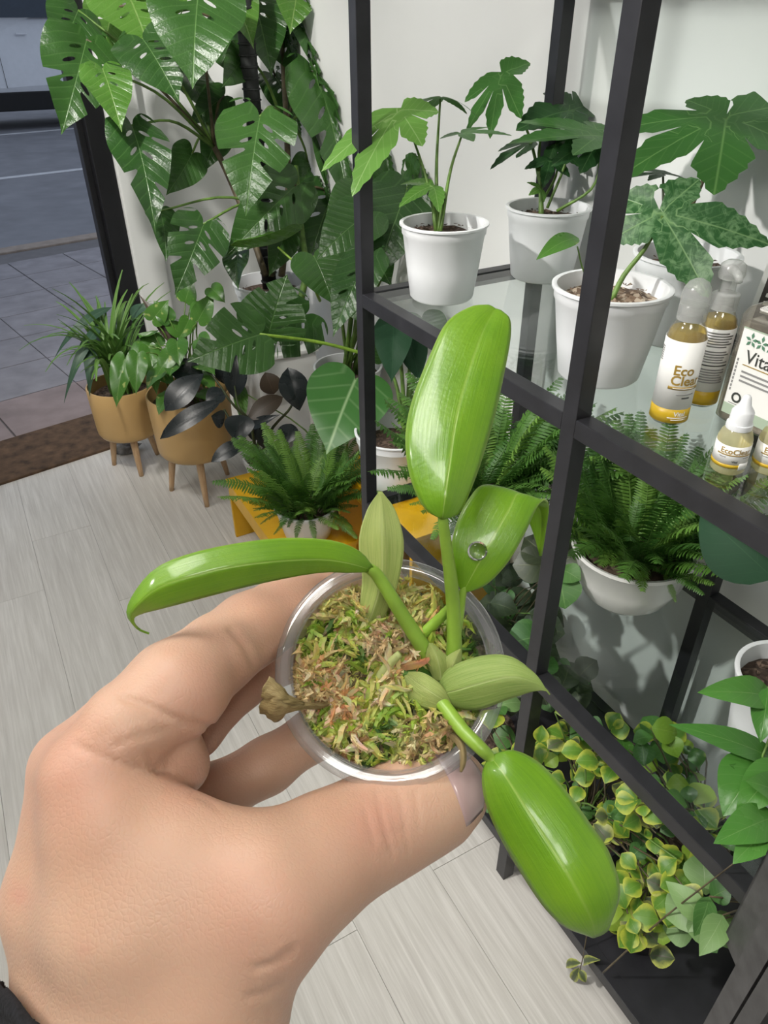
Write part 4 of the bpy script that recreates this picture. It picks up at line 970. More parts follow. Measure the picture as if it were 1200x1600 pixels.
stool((0.515, 0.735, 1.50, 2.005), 0.225, 'low yellow stool under the small fern beside the tan pots')
stool((0.755, 1.035, 1.24, 1.68), 0.385, 'taller yellow stool behind the shelf post carrying a white pot')
c = (0.625, 1.60)
t = thing('potted_fern', (*c, 0.225), 'small upright fern in a white pot on the low yellow stool', 'potted fern')
pot(t, c, 0.225, 0.065, 0.088, 0.105)
fern(t, c, 0.325, 100, 0.10, 0.25, 0.75, 1.52, 0.075, 31, 0.25)
fern(t, c, 0.325, 30, 0.08, 0.13, 0.4, 0.9, 0.07, 33, 0.2)
fern(t, c, 0.325, 12, 0.08, 0.13, 0.0, 0.4, 0.07, 32, 0.1)
t = thing('heart_leaf_philodendron', (0.80, 1.80, 0), 'single stem plant with one large heart shaped leaf above the small fern', 'potted plant')
pot(t, (0.83, 1.80), 0.0, 0.06, 0.075, 0.12)
heart_leaf(t, at(556, 592, 1.98), at(512, 702, 1.90), 138*1.95/FPX, M['lf_heart'], 0, seed=3, curl=0.05, fold=0.12, step=0.08)
tube('petiole', [(0.83, 1.80, 0.10), tuple((V3((0.83, 1.80, 0.25)) + at(556, 592, 1.98))/2), tuple(at(556, 592, 1.98))], [0.005, 0.004, 0.003], M['stem'], t, 6, 10)
heart_leaf(t, at(375, 610, 2.45), at(380, 660, 2.42), 0.05, M['lf_monstera_young'], 0, seed=4)
tube('petiole', [(0.83, 1.80, 0.10), (0.82, 2.0, 0.30), tuple(at(375, 610, 2.45))], [0.004, 0.003, 0.002], M['stem'], t, 6, 10)
c = (0.842, 1.475)
t = thing('potted_philodendron', (*c, 0.385), 'white pot with dark soil and drooping stems on the taller yellow stool', 'potted plant')
pot(t, c, 0.385, 0.080, 0.105, 0.175, soilz=0.80)
for i, (b, tp, w, d) in enumerate([((615, 505), (612, 590), 62, 1.80), ((640, 530), (655, 590), 50, 1.85), ((600, 560), (585, 520), 40, 1.9), ((690, 560), (730, 620), 60, 1.85), ((660, 500), (700, 540), 60, 1.9)]):
    B = at(*b, d); heart_leaf(t, B, at(*tp, d-0.03), w*d/FPX, M['lf_deep' if i < 2 else 'lf_monstera'], 0, seed=i+10)
    tube('petiole', [(c[0]+0.03, c[1], 0.53), tuple((V3((c[0]+0.04, c[1], 0.60))+B)/2), tuple(B)], [0.006, 0.005, 0.003], M['stem'], t, 6, 10)
fern(t, (c[0]+0.05, c[1]-0.03), 0.53, 10, 0.10, 0.18, -0.3, 0.6, 0.02, 41, 0.5)

# ------------------------------------------------------------------ trailing plants on the black bottom shelf
def rosette(parent, p, nrm, r, s, mats, n=6):
    X = nrm.orthogonal().normalized(); Y = nrm.cross(X); a0 = r.uniform(0, 6.28)
    for k in range(n):
        a = a0 + k*2*pi/n*1.0 + (0.5 if k % 2 else 0); ss = s*(1.0 if k < n*0.67 else 0.6)
        d = X*cos(a) + Y*sin(a) + nrm*(0.15 if k < n*0.67 else 0.6)
        grid_leaf(parent, p + d*0.006, p + d*ss, ss*0.92, M[r.choice(mats)], 'obov', nrm, bow=0.10, fold=0.12, nu=8, nv=5, curl=0.12)
def trailing(label, c, poly, X0, X1, n, mats, seed, s0=0.028, s1=0.042, name='trailing_plant', rb=0.055, single=0.7, shapes=('obov', 'ellip', 'ovate')):
    t = thing(name, (*c, zb), label, 'potted plant', 'trailing plants on the bottom shelf')
    pot(t, c, zb, rb, rb*1.28, 0.10, mat=M['black'])
    r = random.Random(seed); k = 0; tries = 0
    xs = [p[0] for p in poly]; ys = [p[1] for p in poly]
    while k < n and tries < 9000:
        tries += 1; px, py = r.uniform(min(xs), max(xs)), r.uniform(min(ys), max(ys))
        if not inside(poly, px, py): continue
        p = onx(px, py, r.uniform(X0, X1))
        if p.z < zb + 0.02: continue
        nrm = ((CC-p).normalized()*0.8 + Vector((r.uniform(-0.5, 0.5), r.uniform(-0.5, 0.5), 0.5))).normalized()
        if r.random() < single:
            d = Vector((r.uniform(-1, 1), r.uniform(-1, 1), r.uniform(-0.8, 0.6))); d = (d - nrm*d.dot(nrm)).normalized(); s = r.uniform(s0, s1)
            grid_leaf(t, p, p + d*s, s*(0.95 if len(shapes) > 1 else 0.55), M[r.choice(mats)], r.choice(shapes), nrm, bow=0.12, fold=0.18, nu=8, curl=0.1)
        else: rosette(t, p, nrm, r, r.uniform(s0, s1), mats, r.choice((4, 5, 6)))
        tube('vine', [(c[0], c[1], zb+0.09), tuple((V3((c[0], c[1], zb+0.2)) + p)/2 + Vector((r.uniform(-0.03, 0.03), r.uniform(-0.03, 0.03), 0))), tuple(p)], [0.002, 0.0016, 0.0012], M['stem_brown'] if k % 3 else M['stem'], t, 4, 7)
        k += 1
    return t
PM = ['lf_plec', 'lf_plec', 'lf_plec_yellow', 'lf_plec', 'lf_plec_purple', 'lf_plec_green', 'lf_plec_green']
tp1 = trailing('yellow edged trailing plant spreading below the glass shelf rail, beside the front post', (0.70, 0.52), [(840, 1100), (900, 1120), (960, 1200), (1040, 1290), (1075, 1350), (1085, 1400), (1000, 1400), (965, 1360), (900, 1230), (845, 1200)], 0.60, 0.70, 52, PM, 3)
tp2 = trailing('yellow edged trailing plant hanging over the black bottom shelf toward the floor', (0.70, 0.36), [(960, 1330), (1060, 1380), (1070, 1480), (1000, 1500), (955, 1470), (880, 1470), (875, 1440), (950, 1450)], 0.575, 0.64, 16, PM[:2] + PM[4:5] + PM[2:3], 5, 0.032, 0.045, rb=0.045)
tp3 = trailing('soft green trailing plant at the back of the bottom shelf under the glass', (0.86, 0.40), [(940, 1120), (1080, 1140), (1110, 1230), (1130, 1340), (1060, 1300), (960, 1180)], 0.74, 0.92, 40, ['lf_plec_green', 'lf_plec_green', 'lf_pothos', 'lf_plec_yellow', 'lf_plec'], 8, 0.028, 0.048)
tp4 = trailing('dark patterned plant on the bottom shelf behind the clear cup', (0.80, 0.95), [(760, 890), (880, 880), (860, 1040), (930, 1080), (800, 1090), (790, 1000), (740, 960)], 0.66, 0.95, 40, ['lf_dark', 'lf_dark', 'lf_dark', 'lf_plec_green'], 9, 0.05, 0.09)
tp5 = trailing('pale leaved plant at the foot of the front shelf post', (0.68, 0.80), [(750, 1090), (815, 1070), (830, 1150), (800, 1330), (770, 1290), (745, 1180)], 0.60, 0.68, 15, ['lf_pale', 'lf_plec_green', 'lf_plec', 'lf_dark'], 11, 0.035, 0.055)
tp6 = trailing('broad green plant standing low beside the grey sign holder', (0.86, 0.20), [(1090, 1400), (1140, 1390), (1135, 1470), (1085, 1460)], 0.60, 0.66, 9, ['lf_pale', 'lf_plec_green'], 12, 0.045, 0.065, shapes=('ovate',))
# a bare twig leaning across and a hanging shoot
tube('twig', [tuple(onx(942, 1520, 0.585)), tuple(onx(1030, 1440, 0.585)), tuple(onx(1145, 1350, 0.59))], [0.0016, 0.0013, 0.0009], M['stem_brown'], tp2, 5, 10)
tube('vine', [tuple(onx(920, 1440, 0.60)), tuple(onx(912, 1490, 0.595)), tuple(onx(905, 1520, 0.595))], [0.0014, 0.001, 0.0008], M['stem_brown'], tp2, 5, 8)
for b, tp in (((908, 1505), (885, 1510)), ((912, 1505), (938, 1500)), ((905, 1515), (915, 1535)), ((905, 1512), (895, 1532))):
    grid_leaf(tp2, onx(*b, 0.594), onx(*tp, 0.594), 0.016, M['lf_plec_purple'], 'ovate', nu=7)

# small crumpled grey bag left under the smaller stand
pc = onz(196, 698, 0.02); rr = random.Random(3); V, F = [], []
for i in range(7):
    th = pi*i/6
    for j in range(12):
        a = 2*pi*j/12; k_ = 1 + rr.uniform(-0.28, 0.28); V.append((pc.x + 0.055*k_*sin(th)*cos(a), pc.y + 0.035*k_*sin(th)*sin(a), max(0.001, 0.018 + 0.022*k_*cos(th))))
for i in range(6):
    for j in range(12): l = (j+1) % 12; F.append((i*12+j, (i+1)*12+j, (i+1)*12+l, i*12+l))
o = mesh('crumpled_bag', [(v[0]-pc.x, v[1]-pc.y, v[2]) for v in V], F, plain('grey_crumpled_film', (0.20, 0.20, 0.20), 0.4, var=0.35, nscale=60, bmp=0.6), None, smooth=False)
o.location = (pc.x, pc.y, 0); tag(o, 'small crumpled grey plastic bag on the floor under the smaller tan pot', 'bag')

# ------------------------------------------------------------------ bottles and printed labels
def text_vf(s, size, bold=0.0, align='CENTER', space=1.0):
    cu = bpy.data.curves.new('lettering', 'FONT'); cu.body = s; cu.size = size; cu.align_x = align; cu.offset = bold*size; cu.space_character = space; cu.space_line = 0.95; cu.resolution_u = 3
    ob = bpy.data.objects.new('lettering', cu); COL.objects.link(ob)
    dg = bpy.context.evaluated_depsgraph_get(); me = ob.evaluated_get(dg).to_mesh()
    v = [tuple(q.co) for q in me.vertices]; f = [tuple(p.vertices) for p in me.polygons]
    ob.evaluated_get(dg).to_mesh_clear(); bpy.data.objects.remove(ob); bpy.data.curves.remove(cu)
    return v, f
def subdiv_x(v, f, mx):
    me = bpy.data.meshes.new('x'); me.from_pydata(v, [], f); bm = bmesh.new(); bm.from_mesh(me)
    bmesh.ops.triangulate(bm, faces=list(bm.faces))
    for _ in range(3):
        es = [e for e in bm.edges if abs(e.verts[0].co.x - e.verts[1].co.x) > mx]
        if not es: break
        bmesh.ops.subdivide_edges(bm, edges=es, cuts=1); bmesh.ops.triangulate(bm, faces=list(bm.faces))
    bm.verts.index_update(); V = [tuple(q.co) for q in bm.verts]; F = [tuple(a.index for a in p.verts) for p in bm.faces]; bm.free(); bpy.data.meshes.remove(me); return V, F
def wrap(v, c, z, R, face):
    """bend flat lettering round an upright cylinder; face = compass angle of its middle"""
    out = []
    for x, y, _ in v:
        a = face + x/R; out.append((c[0] + R*cos(a), c[1] + R*sin(a), z + y))
    return out
def letters(parent, s, size, c, z, R, face, mat, bold=0.012, name='lettering', align='CENTER'):
    v, f = text_vf(s, size, bold, align); v, f = subdiv_x(v, f, R*0.25)
    return mesh(name, wrap(v, c, z, R, face), f, mat, parent, smooth=False)
def band(parent, name, c, R, z0, z1, a0, a1, mat, n=28):
    V, F = [], []
    for i in range(n+1):
        a = a0 + (a1-a0)*i/n
        V += [(c[0]+R*cos(a), c[1]+R*sin(a), z0), (c[0]+R*cos(a), c[1]+R*sin(a), z1), (c[0]+(R-0.0004)*cos(a), c[1]+(R-0.0004)*sin(a), z0), (c[0]+(R-0.0004)*cos(a), c[1]+(R-0.0004)*sin(a), z1)]
    for i in range(n):
        o = i*4; F += [(o, o+4, o+5, o+1), (o+2, o+3, o+7, o+6), (o+1, o+5, o+7, o+3), (o, o+2, o+6, o+4)]
    F += [(0, 1, 3, 2), (n*4, n*4+2, n*4+3, n*4+1)]
    return mesh(name, V, F, mat, parent)
def round_bottle(c, label, face, R=0.0225, h_=0.132, back=False, cap='dome'):
    t = thing('bottle', (*c, zt), label, 'bottle', 'plant care bottles on the glass shelf')
    z = zt
    lathe('body', [(0, 0), (R-0.003, 0), (R, 0.003), (R, h_*0.80), (R*0.93, h_*0.86), (R*0.70, h_*0.93), (R*0.55, h_*0.97), (R*0.55, h_), (R*0.50, h_), (R*0.50, h_*0.97), (R*0.66, h_*0.925), (R*0.9, h_*0.855), (R-0.001, h_*0.79), (R-0.001, 0.004), (0, 0.002)], M['bottle'], t, 36, (*c, z))
    lathe('liquid', [(0, 0.003), (R-0.0016, 0.004), (R-0.0016, h_*0.79), (R*0.9, h_*0.845), (R*0.82, h_*0.875), (0, h_*0.875)], M['oil'], t, 32, (*c, z))
    R1 = R + 0.0005
    lb = band(t, 'label', c, R1, z+0.022, z+h_*0.80, face-2.75, face+2.75, M['label']); sub(lb)
    gb = band(t, 'label_foot', c, R1, z+0.004, z+0.022, face-2.75, face+2.75, M['label_gold']); sub(gb)
    R2 = R1 + 0.0003
    if not back:
        letters(lb, 'Eco', 0.0165, c, z+0.066, R2, face-0.22, M['ink_gold'], 0.022)
        letters(lb, 'Clear', 0.0165, c, z+0.0535, R2, face, M['ink_gold'], 0.022)
        band(lb, 'rule', c, R2, z+0.0475, z+0.0512, face-0.85, face+0.85, M['ink_gold'], 14)
        band(lb, 'small_print', c, R2+0.0003, z+0.0489, z+0.0498, face-0.6, face+0.6, M['ink_white'], 10)
        band(lb, 'small_print', c, R2, z+0.0408, z+0.0422, face-0.38, face+0.6, M['ink_grey'], 8)
        band(lb, 'small_print', c, R2, z+0.0362, z+0.0380, face-0.05, face+0.38, M['ink_dark'], 6)
        letters(gb, 'Vital', 0.0080, c, z+0.0135, R2, face+0.05, M['ink_white'], 0.03)
        band(gb, 'small_print', c, R2, z+0.0105, z+0.0115, face-0.55, face+0.6, M['ink_white'], 10)
        band(gb, 'small_print', c, R2, z+0.0080, z+0.0088, face-0.35, face+0.5, M['ink_white'], 10)
        for k in range(7): band(lb, 'small_print', c, R2, z+0.078+k*0.0026, z+0.0793+k*0.0026, face-1.95, face-1.6, M['ink_grey'], 4)
    else:
        rr = random.Random(4)
        for k in range(20):
            if k in (6, 7, 13): continue
            band(lb, 'small_print', c, R2, z+0.034+k*0.0033, z+0.0357+k*0.0033, face-0.75-rr.uniform(0, 0.1), face+0.75-rr.uniform(0, 0.4), M['ink_grey'], 8)
        band(lb, 'small_print', c, R2, z+0.0560, z+0.0575, face-0.8, face+0.8, M['ink_dark'], 8)
    zc = z + h_
    if cap == 'dome':
        lathe('collar', [(R*0.52, -0.006), (R*0.72, -0.006), (R*0.72, 0.010), (R*0.66, 0.012), (R*0.52, 0.012)], M['frost'], t, 28, (*c, zc), None, True)
        lathe('cap', [(R*0.70, 0.0115), (R*0.72, 0.020), (R*0.66, 0.029), (R*0.48, 0.036), (R*0.2, 0.0395), (0.0, 0.040)], M['frost'], t, 28, (*c, zc))
    else:
        lathe('collar', [(R*0.52, -0.006), (R*0.74, -0.006), (R*0.74, 0.012), (R*0.5, 0.014), (R*0.5, 0.012)], M['frost'], t, 28, (*c, zc), None, True)
        lathe('pump_neck', [(0, 0.012), (R*0.42, 0.012), (R*0.40, 0.030), (0, 0.030)], M['frost'], t, 20, (*c, zc))
        o = lathe('cap', [(0.0, 0.030), (R*0.66, 0.030), (R*0.72, 0.036), (R*0.66, 0.046), (R*0.4, 0.050), (0, 0.051)], M['frost'], t, 24, (*c, zc))
        tube('nozzle', [(c[0], c[1], zc+0.040), (c[0]-0.012, c[1]-0.018, zc+0.039), (c[0]-0.016, c[1]-0.024, zc+0.034)], [0.006, 0.005, 0.004], M['frost'], t, 8)
    return t
def facing(c): return atan2(-c[1], -c[0])
b1 = (0.700, 0.545)
round_bottle(b1, 'front yellow oil bottle with a white label and clear dome cap', facing(b1)+0.50)
b2 = (0.772, 0.560)
round_bottle(b2, 'rear yellow oil bottle with a pump cap, its small print turned forward', facing(b2)+0.35, 0.021, 0.128, True, 'pump')

def jug():
    x0, x1, y1 = 0.752, 0.812, 0.524; y0 = 0.405; z = zt; hh = 0.150
    cx, cy = (x0+x1)/2, (y0+y1)/2
    t = thing('jug_bottle', (cx, cy, zt), 'large smoky clear rectangular bottle with a white and green label', 'bottle', 'plant care bottles on the glass shelf')
    def rr_(sx, sy, zz, n=5, rad=0.012):
        p = []
        rad = min(rad, sx*0.99, sy*0.99)
        for (qx, qy, a0) in ((1, 1, 0), (-1, 1, pi/2), (-1, -1, pi), (1, -1, 1.5*pi)):
            for k in range(n): a = a0 + pi/2*k/(n-1); p.append((cx+qx*(sx-rad)+rad*cos(a), cy+qy*(sy-rad)+rad*sin(a), z+zz))
        return p
    def loft(rings, name, mat, cap=True):
        V = [q for r_ in rings for q in r_]; n = len(rings[0]); F = []
        for i in range(len(rings)-1):
            for k in range(n): l = (k+1) % n; F.append((i*n+k, i*n+l, (i+1)*n+l, (i+1)*n+k))
        F.append(tuple(range(n-1, -1, -1))); F.append(tuple((len(rings)-1)*n+k for k in range(n)))
        return mesh(name, V, F, mat, t)
    sx, sy = (x1-x0)/2, (y1-y0)/2
    loft([rr_(sx-0.004, sy-0.004, 0), rr_(sx, sy, 0.004), rr_(sx, sy, hh*0.86), rr_(sx*0.92, sy*0.9, hh*0.93), rr_(sx*0.6, sy*0.5, hh*1.02), rr_(0.016, 0.016, hh*1.06), rr_(0.016, 0.016, hh*1.10)], 'body', M['jugplastic'])
    loft([rr_(sx-0.003, sy-0.003, 0.003), rr_(sx-0.002, sy-0.002, 0.006), rr_(sx-0.002, sy-0.002, hh*0.80), rr_(sx-0.002, sy-0.002, hh*0.801)], 'liquid', M['jugplastic'])
    lathe('cap', [(0, 0), (0.019, 0), (0.019, 0.016), (0.016, 0.019), (0, 0.019)], M['frost'], t, 24, (cx, cy, z+hh*1.07))
    lathe('spout_cap', [(0, 0), (0.010, 0), (0.009, 0.016), (0.0, 0.018)], M['frost'], t, 20, (cx, cy, z+hh*1.07+0.019))
    # label on the face toward the room
    xf = x0 - 0.0006
    def face(name, ya, yb, za, zb2, mat, par, off=0.0):
        return box(name, (xf-off-0.0003, xf-off, yb, ya, z+za, z+zb2), mat, par)
    ya, yb = y1-0.013, y0+0.013
    lb = face('label', ya, yb, 0.016, 0.118, M['label'], t); sub(lb)
    face('label_foot', ya, yb, 0.0125, 0.0255, M['label_green'], lb, 0.0003)
    face('label_head', ya, yb, 0.1175, 0.119, M['label_green'], lb, 0.0003)
    def txt(s, size, y_left, zz, mat, bold=0.0, name='lettering'):
        v, f = text_vf(s, size, bold, 'LEFT'); mesh(name, [(xf-0.0008, y_left - x_, z+zz+y_) for x_, y_, _ in v], f, mat, lb, smooth=False)
    txt('Vital', 0.0215, ya-0.012, 0.080, M['ink_dark'], 0.008)
    face('rule', ya-0.011, yb+0.01, 0.0762, 0.0772, M['ink_gold'], lb, 0.0006)
    for k, ln_ in enumerate((0.058, 0.064, 0.050)): face('small_print', ya-0.012, ya-0.012-ln_, 0.0675-k*0.0056, 0.0697-k*0.0056, M['ink_grey'], lb, 0.0006)
    txt('O', 0.017, ya-0.008, 0.0300, M['ink_dark'], 0.03)
    face('small_print', ya-0.006, ya-0.026, 0.0270, 0.0278, M['ink_grey'], lb, 0.0006)
    for k in range(9): face('small_print', ya-0.0025, ya-0.0045, 0.042+k*0.0046, 0.0452+k*0.0046, M['ink_grey'], lb, 0.0006)
    for k in range(5):                       # row of green leaf marks
        yy = ya - 0.014 - k*0.0135; V, F = [], []
        for (oy, oz, a) in ((0, 0.0055, 0), (0.0045, 0.001, 1.3), (-0.0045, 0.001, -1.3), (0.003, -0.004, 2.4), (-0.003, -0.004, -2.4)):
            o = len(V); V += [(xf-0.0009, yy+oy+0.0035*sin(a+q)*s_, z+0.1065+oz+0.0035*cos(a+q)*s_) for q, s_ in ((0, 1.1), (1.57, 0.55), (3.14, 1.1), (4.71, 0.55))]; F.append((o, o+1, o+2, o+3))
        mesh('leaf_mark', V, F, M['ink_green'], lb, smooth=False)
jug()

def dropper(c, label, face, R=0.0178):
    t = thing('dropper_bottle', (*c, zt), label, 'bottle', 'small dropper bottles on the glass shelf'); z = zt; h_ = 0.055
    lathe('body', [(0, 0), (R-0.003, 0), (R, 0.003), (R, h_*0.72), (R*0.88, h_*0.85), (R*0.62, h_*0.96), (R*0.55, h_), (0.0, h_)], M['pale_liquid'], t, 32, (*c, z))
    R1 = R + 0.0004; R2 = R1 + 0.0003
    lb = band(t, 'label', c, R1, z+0.013, z+0.036, face-2.6, face+2.6, M['label']); sub(lb)
    band(lb, 'label_foot', c, R2, z+0.0105, z+0.0145, face-2.6, face+0.8, M['label_gold'])
    band(lb, 'price_sticker', c, R2+0.0003, z+0.0085, z+0.0165, face+0.35, face+1.1, M['label'])
    letters(lb, 'EcoClear', 0.0088, c, z+0.0275, R2, face, M['ink_gold'], 0.02)
    band(lb, 'rule', c, R2, z+0.0252, z+0.0264, face-1.05, face+1.05, M['ink_gold'], 16)
    letters(lb, 'Vital', 0.0034, c, z+0.0175, R2, face+0.05, M['ink_dark'], 0.02)
    for a in (-0.7, 0.7): band(lb, 'small_print', c, R2, z+0.0225, z+0.0232, face+a-0.2, face+a+0.2, M['ink_grey'], 5)
    lathe('cap_ring', [(R*0.56, -0.001), (R*0.74, 0.0), (R*0.76, 0.003), (R*0.74, 0.006), (R*0.56, 0.006)], M['pot'], t, 28, (*c, z+h_-0.004), None, True)
    lathe('cap', [(R*0.50, 0), (R*0.66, 0.0), (R*0.64, 0.013), (R*0.58, 0.015), (R*0.36, 0.020), (R*0.24, 0.029), (R*0.16, 0.031), (0, 0.0315)], M['pot'], t, 28, (*c, z+h_+0.002))
d1 = (0.662, 0.425); dropper(d1, 'front white capped dropper bottle of pale yellow liquid near the rail', facing(d1)+0.28)
d2 = (0.700, 0.402); dropper(d2, 'second white capped dropper bottle, half hidden behind the front one', facing(d2)+0.40)

# printed card standing at the back right of the shelf
t = thing('display_card', (0.93, 0.56, zt), 'dark printed card with a white border standing behind the bottles', 'card')
cy0, cy1 = 0.43, 0.655
def card_pt(y, z_, off=0.0): return (0.955 + 0.03*(z_/0.2) - off, y, zt + z_)
def card_quad(name, ya, yb, za, zb2, mat, off, par):
    v = [card_pt(ya, za, off), card_pt(yb, za, off), card_pt(yb, zb2, off), card_pt(ya, zb2, off)]; v += [(p[0]+0.0015, p[1], p[2]) for p in v]
    return mesh(name, v, [(0,1,2,3), (7,6,5,4), (0,4,5,1), (1,5,6,2), (2,6,7,3), (3,7,4,0)], mat, par, smooth=False)
bc = card_quad('board', cy1, cy0, 0.0, 0.235, M['label'], 0.0, t)
cd = card_quad('print', cy1-0.010, cy0+0.01, 0.01, 0.225, M['card_dark'], 0.002, t); sub(cd)
v, f = text_vf('g', 0.045, 0.02, 'LEFT'); mesh('lettering', [card_pt(cy1-0.020-x_, 0.135+y_, 0.0028) for x_, y_, _ in v], f, M['ink_white'], cd, smooth=False)
for k in range(4): card_quad('print_line', cy1-0.018, cy1-0.060-0.01*(k % 2), 0.095-k*0.011, 0.100-k*0.011, M['ink_white'], 0.0036, cd)

# ------------------------------------------------------------------ hand holding the cup
S = 0.85
def hp(px, py, d): 
    d *= S; return np.array([(px-600)/FPX*d, (800-py)/FPX*d, -d])       # camera-aligned metres
def hand_sdf():
    h_ = 0.0010
    lo = np.array([-0.150, -0.205, -0.275]); hi = np.array([0.036, -0.006, -0.130])
    n = np.ceil((hi-lo)/h_).astype(int)
    ax = [lo[i] + h_*np.arange(n[i], dtype=np.float32) for i in range(3)]
    X = ax[0][:, None, None].astype(np.float32); Y = ax[1][None, :, None].astype(np.float32); Z = ax[2][None, None, :].astype(np.float32)
    def cone(a, b):
        pa, ra = hp(*a[:3]), a[3]*a[2]*S/FPX; pb, rb = hp(*b[:3]), b[3]*b[2]*S/FPX
        d = pb-pa; L2 = float(d@d)
        t = ((X-pa[0])*d[0] + (Y-pa[1])*d[1] + (Z-pa[2])*d[2])/L2
        t = np.clip(t, 0, 1)
        q = np.sqrt((X-pa[0]-t*d[0])**2 + (Y-pa[1]-t*d[1])**2 + (Z-pa[2]-t*d[2])**2)
        return (q - (ra + (rb-ra)*t)).astype(np.float32)
    def smin(a, b, k):
        hh = np.maximum(k-np.abs(a-b), 0)/k; return np.minimum(a, b) - hh*hh*k*0.25
    def chain(pts, k):
        r_ = None
        for a, b in zip(pts[:-1], pts[1:]):
            c_ = cone(a, b); r_ = c_ if r_ is None else smin(r_, c_, k)
        return r_
    palm = None
    for pts in HANDP:
        c_ = chain(pts, 0.006); palm = c_ if palm is None else smin(palm, c_, 0.016)
    D = palm
    pad = chain(PADP, 0.003); D = smin(D, pad, 0.0028)
    fing = None
    for pts in FINGERS:
        c_ = chain(pts, 0.0035); fing = c_ if fing is None else smin(fing, c_, 0.0014)
    D = smin(D, fing, 0.0026)
    thumb = chain(THUMB, 0.010); D = smin(D, thumb, 0.010)
    return D, lo, h_
HANDP = [
 [(210, 1660, .212, 118), (185, 1430, .206, 102), (142, 1212, .210, 70)],                 # index metacarpal
 [(150, 1650, .228, 108), (102, 1400, .226, 86), (116, 1200, .228, 64)],                   # middle
 [(210, 1640, .250, 90), (150, 1400, .250, 76), (160, 1220, .250, 58)],                    # ring
 [(260, 1640, .268, 80), (215, 1420, .266, 68), (215, 1240, .265, 54)],                    # little
 [(310, 1600, .212, 124), (300, 1440, .210, 100)],                                         # ball of thumb
 [(392, 1345, .207, 52), (300, 1320, .208, 60), (205, 1275, .210, 62)],                    # web
 [(230, 1640, .220, 160), (60, 1900, .225, 170)],                                           # forearm
]
PADP = [(205, 1180, .220, 50), (262, 1176, .225, 52), (282, 1196, .228, 46)]
FINGERS = [
 [(142, 1212, .210, 70), (200, 1136, .214, 68), (280, 1074, .222, 74), (340, 1022, .239, 60), (392, 984, .251, 56), (455, 948, .267, 53), (520, 918, .284, 48), (590, 910, .296, 42)],   # index
 [(116, 1200, .228, 64), (262, 1062, .246, 56), (388, 978, .266, 50), (470, 950, .284, 44), (560, 945, .296, 38)],                                                                    # middle
 [(160, 1220, .250, 58), (300, 1138, .272, 46), (376, 1066, .288, 40), (446, 1026, .298, 38), (520, 1022, .304, 34)],                                                                # ring
 [(215, 1240, .265, 54), (330, 1244, .280, 46), (418, 1196, .292, 42), (490, 1148, .300, 38), (552, 1122, .305, 34)],                                                                # little
]
THUMB = [(310, 1590, .212, 118), (425, 1394, .209, 98), (515, 1331, .222, 79), (600, 1286, .234, 70), (655, 1254, .240, 63), (690, 1238, .2435, 57), (708, 1230, .2455, 45)]
def surface_nets(D, lo, h_):
    ins = D < 0; nx, ny, nz = D.shape
    cnt = np.zeros((nx-1, ny-1, nz-1), np.int8)
    for a in (0, 1):
        for b in (0, 1):
            for c in (0, 1): cnt += ins[a:nx-1+a, b:ny-1+b, c:nz-1+c]
    act = (cnt > 0) & (cnt < 8); I = np.argwhere(act)
    idx = -np.ones(act.shape, np.int64); idx[act] = np.arange(len(I))
    acc = np.zeros((len(I), 3)); num = np.zeros(len(I))
    cor = [(a, b, c) for a in (0, 1) for b in (0, 1) for c in (0, 1)]
    for p in cor:
        for ax in range(3):
            if p[ax]: continue
            q = list(p); q[ax] = 1
            da = D[I[:, 0]+p[0], I[:, 1]+p[1], I[:, 2]+p[2]]; db = D[I[:, 0]+q[0], I[:, 1]+q[1], I[:, 2]+q[2]]
            m = (da < 0) != (db < 0); t = np.where(m, da/np.where(m, da-db, 1), 0)
            pt = np.array(p, float)[None, :].repeat(len(I), 0); pt[:, ax] += t
            acc += pt*m[:, None]; num += m
    V = (I + acc/num[:, None])*h_ + lo
    F = []
    for ax in range(3):
        u, w = (ax+1) % 3, (ax+2) % 3
        sl0 = [slice(None)]*3; sl1 = [slice(None)]*3; sl0[ax] = slice(0, -1); sl1[ax] = slice(1, None)
        A, B = ins[tuple(sl0)], ins[tuple(sl1)]; E = np.argwhere(A != B)
        ok = (E[:, u] > 0) & (E[:, w] > 0) & (E[:, u] < D.shape[u]-1) & (E[:, w] < D.shape[w]-1); E = E[ok]
        fl_ = A[E[:, 0], E[:, 1], E[:, 2]]
        def g(du, dw):
            q = E.copy(); q[:, u] -= du; q[:, w] -= dw; return idx[q[:, 0], q[:, 1], q[:, 2]]
        quad = np.stack([g(1, 1), g(0, 1), g(0, 0), g(1, 0)], 1); quad[~fl_] = quad[~fl_][:, ::-1]
        F.append(quad)
    return V, np.vstack(F)
Dh, lo_h, hh_ = hand_sdf()
HV, HF = surface_nets(Dh, lo_h, hh_)
HF = HF[(HF >= 0).all(1)]
# relax once, then press creases into the skin along folds of the hand
def relax(V, F, it):
    e = np.vstack([F[:, [0, 1]], F[:, [1, 2]], F[:, [2, 3]], F[:, [3, 0]]])
    for _ in range(it):
        s = np.zeros_like(V); c = np.zeros(len(V))
        for a, b in ((0, 1), (1, 0)):
            for k in range(3): s[:, k] += np.bincount(e[:, a], V[e[:, b], k], len(V))
            c += np.bincount(e[:, a], minlength=len(V))
        V = V*0.45 + 0.55*s/np.maximum(c, 1)[:, None]
    return V
HV = relax(HV, HF, 3)
def vnormals(V, F):
    n = np.cross(V[F[:, 2]]-V[F[:, 0]], V[F[:, 3]]-V[F[:, 1]]); N = np.zeros_like(V)
    for k in range(4):
        for a in range(3): N[:, a] += np.bincount(F[:, k], n[:, a], len(V))
    return N/np.maximum(np.linalg.norm(N, axis=1), 1e-12)[:, None]
HN = vnormals(HV, HF)
